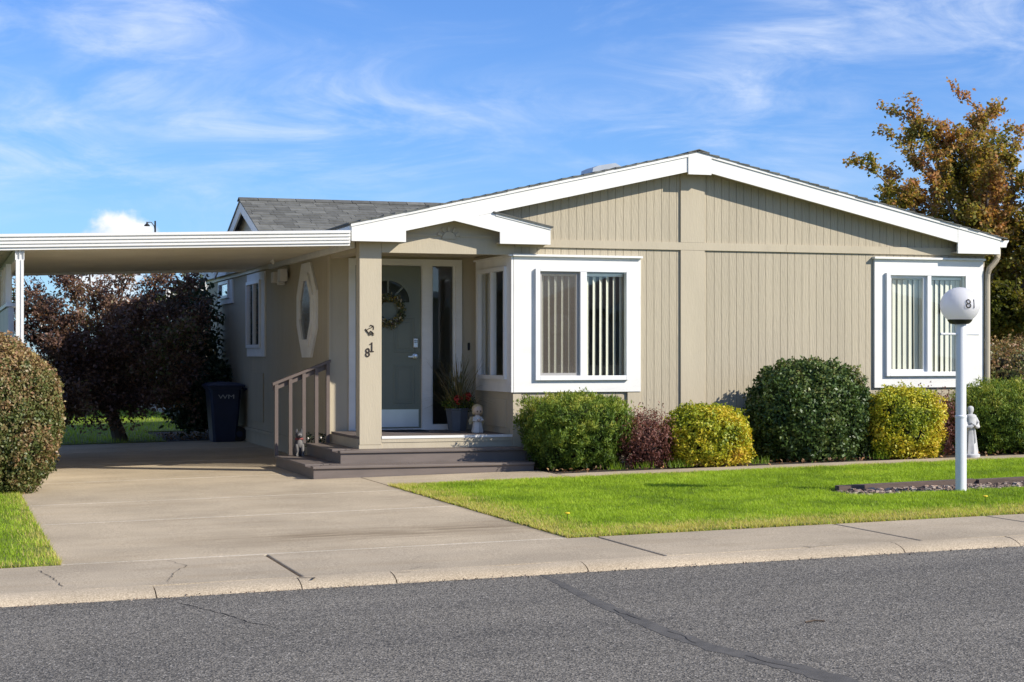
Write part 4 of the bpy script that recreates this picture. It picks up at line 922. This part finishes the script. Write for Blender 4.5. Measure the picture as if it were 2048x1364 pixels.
# timber edging and river stones round the lamp post
TE = root('timber_edging', (5.7, -4.32, gz(5.7)), 'weathered timber edging behind the stones at the lamp post', 'garden edging')
for a, b in ((4.42, 6.02), (6.03, 7.62)):
    MB().poly([(x_, y_, gz(x_)+z_) for x_, y_, z_ in ((a, -4.37, -.05), (b, -4.33, -.05), (b, -4.24, -.05), (a, -4.28, -.05), (a, -4.37, .055), (b, -4.33, .058), (b, -4.24, .06), (a, -4.28, .057))], [(0, 3, 2, 1), (4, 5, 6, 7), (0, 1, 5, 4), (1, 2, 6, 5), (2, 3, 7, 6), (3, 0, 4, 7)]).build('timber', m_timber, TE)
sheet('stone_bed_soil', 4.3, 7.6, -4.99, -4.28, .006, m_soil, kind='structure')
r = np.random.default_rng(31); V = []; C = []
for k in range(900):                                                        # flat stones and bark chips
    x_ = r.uniform(4.36, 7.55); y_ = r.uniform(-4.96, -4.38); s_ = r.uniform(.012, .042); e_ = r.uniform(.5, .9); hgt = s_*r.uniform(.25, .6); a0 = r.uniform(0, 6.3)
    if abs(x_-LX) < .07 and abs(y_-LY) < .1: continue
    n_ = 6; zb = gz(x_)+.004; tl_ = r.uniform(-.35, .35, 2)
    def P3(i, f, h_):
        u_ = s_*f*math.cos(6.283*i/n_)*r_[i]; w_ = s_*f*e_*math.sin(6.283*i/n_)*r_[i]
        return (x_+u_*math.cos(a0)-w_*math.sin(a0), y_+u_*math.sin(a0)+w_*math.cos(a0), zb+h_+tl_[0]*u_+tl_[1]*w_)
    r_ = r.uniform(.75, 1.2, n_); c_ = r.random()
    lo = [P3(i, 1, 0) for i in range(n_)]; hi = [P3(i, .72, hgt) for i in range(n_)]
    for i in range(n_): V += [lo[i], lo[(i+1) % n_], hi[(i+1) % n_], hi[i]]; C.append(c_)
    V += [hi[0], hi[1], hi[2], hi[3], hi[3], hi[4], hi[5], hi[0]]; C += [c_, c_]
m_chip = leafmat('stones_and_bark', [(0, (.05, .035, .03)), (.35, (.15, .10, .075)), (.6, (.27, .20, .15)), (.85, (.36, .31, .25)), (1, (.30, .17, .11))], 0., .75)
np_mesh('gravel', np.array(V), 4, m_chip, None, np.array(C), kind='stuff', label='flat stones and bark chips round the foot of the lamp post')
# grit and dry bits swept against the kerb
r = np.random.default_rng(33); n_ = 1500; x_ = r.uniform(-6, 6, n_); y_ = -8.655-np.abs(r.normal(size=n_))*.05; p = np.column_stack([x_, y_, G*x_-.052+r.random(n_)*.006]); q_ = r.uniform(.006, .018, n_)
np_mesh('kerb_grit', leaves(p, unit(np.array([0, 0, 1.])+.6*r.normal(size=(n_, 3))), r.normal(size=(n_, 3)), q_, q_*.7), 4, m_chip, None, r.random(n_)*.85, kind='stuff', label='grit and dry bits lying along the foot of the kerb')

# ------------------------------------------------------------------ statue, figurines, planter, wreath, bin
def ell(c, rx, ry, n=16, fold=0., ph=0.): return [(c[0]+rx*(1+fold*math.sin(7*(2*PI*i/n)+ph))*math.cos(2*PI*i/n), c[1]+ry*(1+fold*math.sin(7*(2*PI*i/n)+ph))*math.sin(2*PI*i/n), c[2]) for i in range(n)]
sx, sy = 8.30, -.70; s0 = gz(sx)
S_ = root('garden_statue', (sx, sy, s0), 'grey stone statue of a robed friar beside the lamp post', 'statue')
mb = MB(); mb.lathe((sx, sy, s0), [(.115, 0), (.118, .03), (.10, .045)], 16).build('base', m_stone, S_, True)
mb = MB(); prof2 = [(.085, .045, .1), (.088, .08, .08), (.078, .16, .07), (.068, .26, .05), (.060, .34, .03), (.062, .36, 0), (.070, .42, .02), (.078, .48, .02), (.074, .515, 0), (.045, .535, 0), (.028, .545, 0), (.030, .56, 0), (.040, .58, 0), (.043, .605, 0), (.038, .63, 0), (.02, .645, 0), (.004, .648, 0)]
mb.ring_stack([ell((sx+.004*math.sin(z_*9), sy, s0+z_), r_*1.02, r_*.82, 28, f_) for r_, z_, f_ in prof2]); mb.build('robed_body', m_stone, S_, True)
mb = MB()
for s in (-1, 1):
    mb.tube([(sx+s*.066, sy, s0+.495), (sx+s*.088, sy-.012, s0+.44), (sx+s*.08, sy-.04, s0+.385), (sx+s*.045, sy-.07, s0+.385), (sx+s*.012, sy-.082, s0+.40)], [.026, .028, .027, .022, .014], 9)
mb.build('arm', m_stone, S_, True)
mb = MB(); mb.ball((sx, sy-.085, s0+.412), (.024, .018, .016), 10, 6); mb.ball((sx-.028, sy-.07, s0+.43), (.012, .02, .012), 8, 5); mb.build('bird', m_stone, S_, True)
MB().tube([(sx+.02, sy-.058, s0+.355), (sx+.025, sy-.065, s0+.26), (sx+.022, sy-.072, s0+.18)], .006, 6).build('rope_belt', m_stone, S_, True)
mb = MB(); mb.lathe((sx, sy, s0+.50), [(.078, 0), (.072, .028), (.05, .042), (.04, .044)], 18, 1., .85); mb.build('hood', m_stone, S_, True)

ax, ay, az = 2.43, 1.447, .447
A_ = root('angel_figurine', (ax, ay, az), 'small resin angel child figurine with wings standing on the porch floor', 'figurine')
mb = MB(); mb.ring_stack([ell((ax, ay, az+z_), r_, r_*.9, 20, f_) for r_, z_, f_ in ((.072, 0, .06), (.074, .02, .07), (.062, .09, .05), (.05, .15, .02), (.048, .19, 0), (.03, .215, 0), (.02, .225, 0))]).build('gown', m_plaster, A_, True)
mb = MB()
for s in (-1, 1): mb.tube([(ax+s*.042, ay, az+.195), (ax+s*.06, ay-.025, az+.155), (ax+s*.02, ay-.058, az+.15)], [.016, .018, .012], 8)
mb.build('sleeve', m_plaster, A_, True)
MB().ball((ax, ay-.058, az+.158), (.02, .016, .02), 8, 6).build('hand', m_skin, A_, True)
MB().ball((ax, ay-.004, az+.285), (.066, .062, .066), 16, 10).build('head', m_skin, A_, True)
mb = MB(); mb.ball((ax, ay+.012, az+.302), (.071, .066, .062), 16, 10); mb.ball((ax-.052, ay, az+.26), (.02, .03, .03), 8, 6); mb.ball((ax+.052, ay, az+.26), (.02, .03, .03), 8, 6); mb.build('hair', m_hair, A_, True)
mb = MB()
for s in (-1, 1): mb.ball((ax+s*.022, ay-.064, az+.272), (.007, .004, .011), 8, 6)
mb.build('eye', m_dark, A_, True)
for s in (-1, 1): MB().prism([(ax+s*.02, az+.13), (ax+s*.09, az+.10), (ax+s*.105, az+.15), (ax+s*.075, az+.20), (ax+s*.025, az+.20)], 'y', ay+.045, ay+.06).build('wing', m_hair, A_)

qx, qy, qz = 2.33, 2.02, .447
Q = root('planter', (qx, qy, qz), 'grey faceted pot with tall ornamental grass and red flowers on the porch', 'planter')
MB().lathe((qx, qy, qz), [(.12, .0), (.125, .02), (.155, .27), (.165, .275), (.165, .295), (.145, .295), (.14, .25)], 8).build('pot', m_pot, Q)
MB().lathe((qx, qy, qz+.24), [(.14, 0), (.14, .02), (.005, .03)], 12).build('soil', m_soil, Q)
r = np.random.default_rng(9); V = []; C = []
for k in range(210):
    a = r.uniform(0, 2*PI); out = r.uniform(.05, .55)*(1 if r.random() < .8 else 1.4); h_ = r.uniform(.25, .75) if out < .42 else r.uniform(.0, .35); w_ = r.uniform(.003, .006)
    b0 = np.array([qx+.05*r.normal(), qy+.05*r.normal(), qz+.27]); tip = b0+np.array([math.cos(a)*out, -abs(math.sin(a))*out*.6 if qy+math.sin(a)*out > 2.3 else math.sin(a)*out, h_]); tip[0] = min(tip[0], 2.67); tip[1] = min(tip[1], 2.36)
    mid = b0*.5+tip*.5+np.array([0, 0, .12+.15*(out)]); pts = [b0, b0*.25+mid*.5+tip*.25*1.0, tip]; pts[1] = .25*b0+.5*mid+.25*tip
    s_ = np.array([-math.sin(a), math.cos(a), 0])*w_
    V += [pts[0]-s_, pts[0]+s_, pts[1]+s_, pts[1]-s_, pts[1]-s_, pts[1]+s_, pts[2]+s_*.3, pts[2]-s_*.3]; C += [r.random()]*2
m_ograss = leafmat('ornamental_grass', [(0, (.07, .085, .03)), (.5, (.16, .15, .06)), (1, (.30, .23, .11))], .3, .5)
np_mesh('grass_blades', np.array(V), 4, m_ograss, Q, np.array(C))
r = np.random.default_rng(10); k = 900; d = unit(r.normal(size=(k, 3))); p = np.array([qx+.02, qy-.02, qz+.36])+d*np.array([.24, .15, .10])*r.random((k, 1))**.5; p[:, 1] = np.minimum(p[:, 1], 2.37)
np_mesh('leaves', leaves(p, unit(d+r.normal(size=(k, 3))*.6), r.normal(size=(k, 3)), .05*r.uniform(.6, 1.2, k), .02*r.uniform(.6, 1.2, k)), 4, lm_box, Q, r.random(k))
for c_, n_ in (((2.30, 1.87, .855), 60), ((2.43, 1.88, .90), 55)):
    d = unit(r.normal(size=(n_, 3))); p = np.array(c_)+d*.045
    np_mesh('flower', leaves(p, unit(d+.3*r.normal(size=(n_, 3))), r.normal(size=(n_, 3)), .04*r.uniform(.7, 1.2, n_), .03*r.uniform(.7, 1.2, n_)), 4, m_red, Q, r.random(n_))

wx, wz = 1.50, 2.02
Wt = root('door_wreath', (wx, yd-.01, wz), 'round wreath of yellow flowers and pale leaves hanging on the front door', 'wreath')
r = np.random.default_rng(12)
mb = MB(); ring = [(wx+.175*math.cos(t), yd-.03, wz+.175*math.sin(t)) for t in [2*PI*k/24 for k in range(25)]]; mb.tube(ring, .024, 7).build('twig_ring', m_bark, Wt, True)
lm_wr = leafmat('wreath_leaves', [(0, (.05, .075, .03)), (.5, (.13, .14, .06)), (.75, (.40, .27, .05)), (1, (.55, .55, .48))], .15, .6)
k = 520; t = r.uniform(0, 2*PI, k); c0 = np.column_stack([wx+.175*np.cos(t), np.full(k, yd-.035), wz+.175*np.sin(t)]); d = unit(r.normal(size=(k, 3))); d[:, 1] = -np.abs(d[:, 1])
p = c0+d*np.array([.045, .03, .045]); np_mesh('wreath_leaves', leaves(p, unit(d+.4*r.normal(size=(k, 3))), r.normal(size=(k, 3)), .05*r.uniform(.6, 1.3, k), .022*r.uniform(.7, 1.3, k)), 4, lm_wr, Wt, r.random(k))

mt = box('doormat', m_mat, None, 1.08, 1.92, 1.93, 2.34, .4465, .458); tag(mt, 'dark doormat on the porch floor before the front door', 'doormat')

# sitting dog figurine on the lower step
gx, gy_, gz0 = .255, 2.12, .15
Dg = root('dog_figurine', (gx, gy_, gz0), 'small grey sitting dog figurine behind the handrail balusters', 'figurine')
m_fur = M('grey_resin', (.05, .05, .055), .7, .3, 14, .3, 60); m_furw = M('pale_resin', (.17, .16, .15), .7, .2, 14); m_scarf = M('red_scarf', (.22, .05, .045), .7, .2, 10)
mb = MB(); mb.ring_stack([ell((gx, gy_+y_, gz0+z_), r_, r_*.9, 14) for r_, z_, y_ in ((.06, 0, .03), (.075, .03, .03), (.078, .08, .025), (.066, .14, .01), (.054, .19, -.005), (.045, .22, -.01), (.03, .235, -.01))]).build('body', m_fur, Dg, True)
mb = MB(); mb.ball((gx, gy_-.02, gz0+.265), (.050, .052, .048), 14, 9); mb.ball((gx, gy_-.068, gz0+.25), (.022, .035, .02), 10, 7)
for s in (-1, 1): mb.ring_stack([ell((gx+s*.03, gy_-.01, gz0+z_), r_, r_*.6, 8) for r_, z_ in ((.02, .295), (.014, .325), (.003, .35))])
mb.build('head', m_fur, Dg, True)
mb = MB(); mb.ball((gx, gy_-.056, gz0+.16), (.036, .02, .055), 10, 7); mb.ball((gx, gy_-.062, gz0+.265), (.03, .014, .026), 10, 6)
mb.build('chest', m_furw, Dg, True)
mb = MB()
for s in (-1, 1): mb.tube([(gx+s*.035, gy_-.045, gz0+.15), (gx+s*.037, gy_-.062, gz0+.06), (gx+s*.037, gy_-.068, gz0+.012), (gx+s*.037, gy_-.09, gz0+.010)], [.022, .018, .016, .014], 8)
mb.build('front_leg', m_furw, Dg, True)
MB().lathe((gx, gy_-.012, gz0+.205), [(.05, 0), (.058, .012), (.05, .026)], 14).build('scarf', m_scarf, Dg, True)
# little flowering weeds by the railing
r = np.random.default_rng(14); Wd = root('weed_clump', (.55, 2.52, gz(.5)), 'low green weeds with tiny white flowers behind the handrail', 'plant'); k = 260; p = np.column_stack([r.uniform(.40, .69, k), r.uniform(2.47, 2.62, k), gz(.5)+r.random(k)**.8*.40])
np_mesh('leaves', leaves(p, unit(r.normal(size=(k, 3))+np.array([0, -.4, .4])), r.normal(size=(k, 3))+np.array([0, 0, .6]), .05*r.uniform(.6, 1.2, k), .025*r.uniform(.6, 1.2, k)), 4, lm_dark, Wd, r.random(k))
m_petal = M('white_petals', (.7, .68, .62), .6)
for c_ in ((.44, 2.46, .355), (.56, 2.46, .40), (.61, 2.46, .36)): MB().ball(c_, .014, 7, 5).build('flower', m_petal, Wd, True)

# wheeled bin
bx0, by0 = .36, 9.05; bg0 = gz(.36)+.001
B = root('wheeled_bin', (bx0, by0, bg0), 'dark blue wheeled rubbish bin with white W logo beside the side wall', 'bin')
mb = MB()
def rect(cx, cy, w, d, z, c=.04): return [(cx-w+c, cy-d, z), (cx+w-c, cy-d, z), (cx+w, cy-d+c, z), (cx+w, cy+d-c, z), (cx+w-c, cy+d, z), (cx-w+c, cy+d, z), (cx-w, cy+d-c, z), (cx-w, cy-d+c, z)]
mb.ring_stack([rect(bx0, by0, .19, .24, bg0), rect(bx0, by0, .195, .245, bg0+.03), rect(bx0, by0, .255, .30, bg0+.83), rect(bx0, by0, .255, .30, bg0+.86), rect(bx0, by0, .285, .33, bg0+.865), rect(bx0, by0, .285, .33, bg0+.90)]).build('body', m_bin, B)
mb = MB(); mb.ring_stack([rect(bx0, by0, .31, .36, bg0+.90), rect(bx0, by0, .315, .365, bg0+.93), rect(bx0, by0, .25, .29, bg0+.965), rect(bx0, by0, .09, .12, bg0+.985)]).build('lid', m_bin, B)
for s in (-1, 1):
    pass
for y_ in (by0-.20, by0+.20):
    mb = MB(); mb.lathe((0, 0, 0), [(.09, -.035), (.125, -.03), (.125, .03), (.09, .035)], 22); mb.v = [(bx0+.235+x_, y_+z_, bg0+.125+q_) for x_, q_, z_ in mb.v]; wh = mb.build('wheel', m_rubber, B, True)
    mb = MB(); mb.lathe((0, 0, 0), [(.01, -.042), (.05, -.04), (.055, -.034), (.055, .034), (.05, .04), (.01, .042)], 14); mb.v = [(bx0+.235+x_, y_+z_, bg0+.125+q_) for x_, q_, z_ in mb.v]; mb.build('hub', m_bin, wh, True)
MB().tube([(bx0+.235, by0-.24, bg0+.125), (bx0+.235, by0+.24, bg0+.125)], .012, 8).build('axle', m_dark, B)
MB().tube([(bx0+.31, by0-.22, bg0+.85), (bx0+.36, by0-.2, bg0+.87), (bx0+.36, by0+.2, bg0+.87), (bx0+.31, by0+.22, bg0+.85)], .015, 8).build('handle', m_bin, B)
m_logo = M('white_print', (.42, .44, .46), .6, .05, 5)
me = text_mesh('WM', .13, .001); tl = math.atan2(.055, .80); me.transform(Matrix.Translation((bx0+.01, by0-.302, bg0+.74)) @ Matrix.Rotation(PI/2+tl, 4, 'X') @ Matrix.Diagonal((1.15, .75, 1, 1))); link('logo', me, m_logo, B)

tg = MB().tube([(.46, -11.2, gz(.46)-.048), (.52, -11.19, gz(.5)-.044), (.575, -11.21, gz(.57)-.048)], .005, 5).build('twig', m_bark); tag(tg, 'short dark twig lying on the road', 'twig')
# yellow dandelions in the lawn
m_dand = M('dandelion_petals', (.75, .55, .02), .6)
for k, (x_, y_, lab) in enumerate(((.98, -5.9, 'yellow dandelion in the lawn near the driveway corner'), (4.9, -6.2, 'yellow dandelion in the dry grass in front of the stone bed'))):
    Dn = root('dandelion', (x_, y_, gz(x_)), lab, 'flower', 'dandelions in the lawn'); MB().tube([(x_, y_, gz(x_)), (x_, y_, gz(x_)+.07)], .003, 5).build('stem', lm_box, Dn); MB().lathe((x_, y_, gz(x_)+.066), [(.006, 0), (.024, .008), (.022, .015), (.004, .018)], 10).build('flower_head', m_dand, Dn)

# ------------------------------------------------------------------ far things
def far_house(label, x0, x1, y0, y1, ridge, ez, wallc, seed, wins, facing='y0'):
    o = root('neighbour_house', ((x0+x1)/2, (y0+y1)/2, 0), label, 'house'); xm_ = (x0+x1)/2
    mw = M('neighbour_siding', wallc, .8, .06, 1.5); mr = M('neighbour_roof', (.11, .105, .10), .9, .2, 3)
    w_ = MB(); w_.box(x0, x1, y0, y1, -.3, ez); w_.prism([(x0, ez), (x1, ez), (xm_, ridge-.1)], 'y', y0, y1); w_.build('wall', mw, o)
    MB().prism([(x0-.4, ez-.12), (xm_, ridge-.05), (x1+.4, ez-.12), (x1+.4, ez+.02), (xm_, ridge+.08), (x0-.4, ez+.02)], 'y', y0-.35, y1+.35).build('roof', mr, o)
    for yy_ in (y0-.37, y1+.351): MB().prism([(x0-.4, ez-.2), (xm_, ridge-.13), (x1+.4, ez-.2), (x1+.4, ez+.0), (xm_, ridge+.06), (x0-.4, ez+.0)], 'y', yy_, yy_+.019).build('fascia', m_white, o)
    for (face, a, b, c, d) in wins:
        q = {'y0': (a, b, y0-.03, y0-.001), 'y1': (a, b, y1+.001, y1+.03), 'x0': (x0-.03, x0-.001, a, b), 'x1': (x1+.001, x1+.03, a, b)}[face]
        w = MB().box(*q, c, d).build('window', m_white, o); e = .09
        q2 = {'y0': (a+e, b-e, y0-.04, y0-.0305), 'y1': (a+e, b-e, y1+.0305, y1+.04), 'x0': (x0-.04, x0-.0305, a+e, b-e), 'x1': (x1+.0305, x1+.04, a+e, b-e)}[face]
        MB().box(*q2, c+e, d-e).build('pane', m_frost, w)
    return o
far_house('tan house beyond the rear lawn, half hidden by the purple tree', 1.0, 9.6, 19, 33, 3.9, 2.85, (.45, .39, .31), 1, [('x0', 20.2, 21.8, 1.2, 2.6), ('x0', 25, 27, 1.0, 2.5), ('y0', 3, 4.6, 1.1, 2.5)])
far_house('grey house behind the autumn tree', 19.5, 29, 19, 33, 4.2, 2.9, (.26, .27, .29), 2, [('x0', 21, 23, 1.0, 2.5), ('y0', 20.3, 22, 1.0, 2.6), ('y0', 25, 27, 1.0, 2.6)])
far_house('grey beige house across the road behind the viewer, seen as a window reflection', 2, 13, -44, -31, 4.6, 2.9, (.36, .34, .30), 3, [('y1', 3.4, 5.4, 1.0, 2.6), ('y1', 8, 10.5, 1.0, 2.6)])
far_house('brown house across the road behind the viewer, left in the window reflection', -18, -6, -44, -31, 4.8, 2.9, (.30, .25, .19), 4, [('y1', -16, -13.5, 1.0, 2.6)])
far_house('pale house across the road behind the viewer, right in the window reflection', 17, 29, -46, -32, 4.8, 2.9, (.42, .40, .36), 5, [('y1', 19, 21.5, 1.0, 2.6)])
Fn = root('rear_fence', (-4, 35, 0), 'pale board fence at the far end of the rear lawn', 'fence'); m_fence = M('pale_fence_paint', (.55, .48, .38), .8, .1, 2, objvar=.15)
for k in range(60): box('board', m_fence, Fn, -14+k*.26, -14+k*.26+.24, 35, 35.03, -.2, 1.15)
box('rail', m_fence, Fn, -14, 1.6, 35.031, 35.08, .8, .9)
ly_ = 62.; lz_ = .45; SLp = root('street_lamp', (5.35, ly_, 0), 'dark curved street lamp far off above the carport roof', 'street lamp')
MB().tube([(5.42, ly_, -.3), (5.42, ly_, 6.7+lz_), (5.42, ly_, 7.15+lz_)], [.07, .045, .04], 8).build('pole', m_dark, SLp)
MB().tube([(5.42, ly_, 6.6+lz_), (5.38, ly_, 6.9+lz_), (5.25, ly_, 7.08+lz_), (5.12, ly_, 7.08+lz_), (5.05, ly_, 7.03+lz_)], .022, 7).build('arm', m_dark, SLp)
MB().lathe((5.05, ly_, 6.9+lz_), [(.13, 0), (.14, .02), (.09, .08), (.04, .12), (.03, .2)], 12).build('lamp_head', m_dark, SLp)
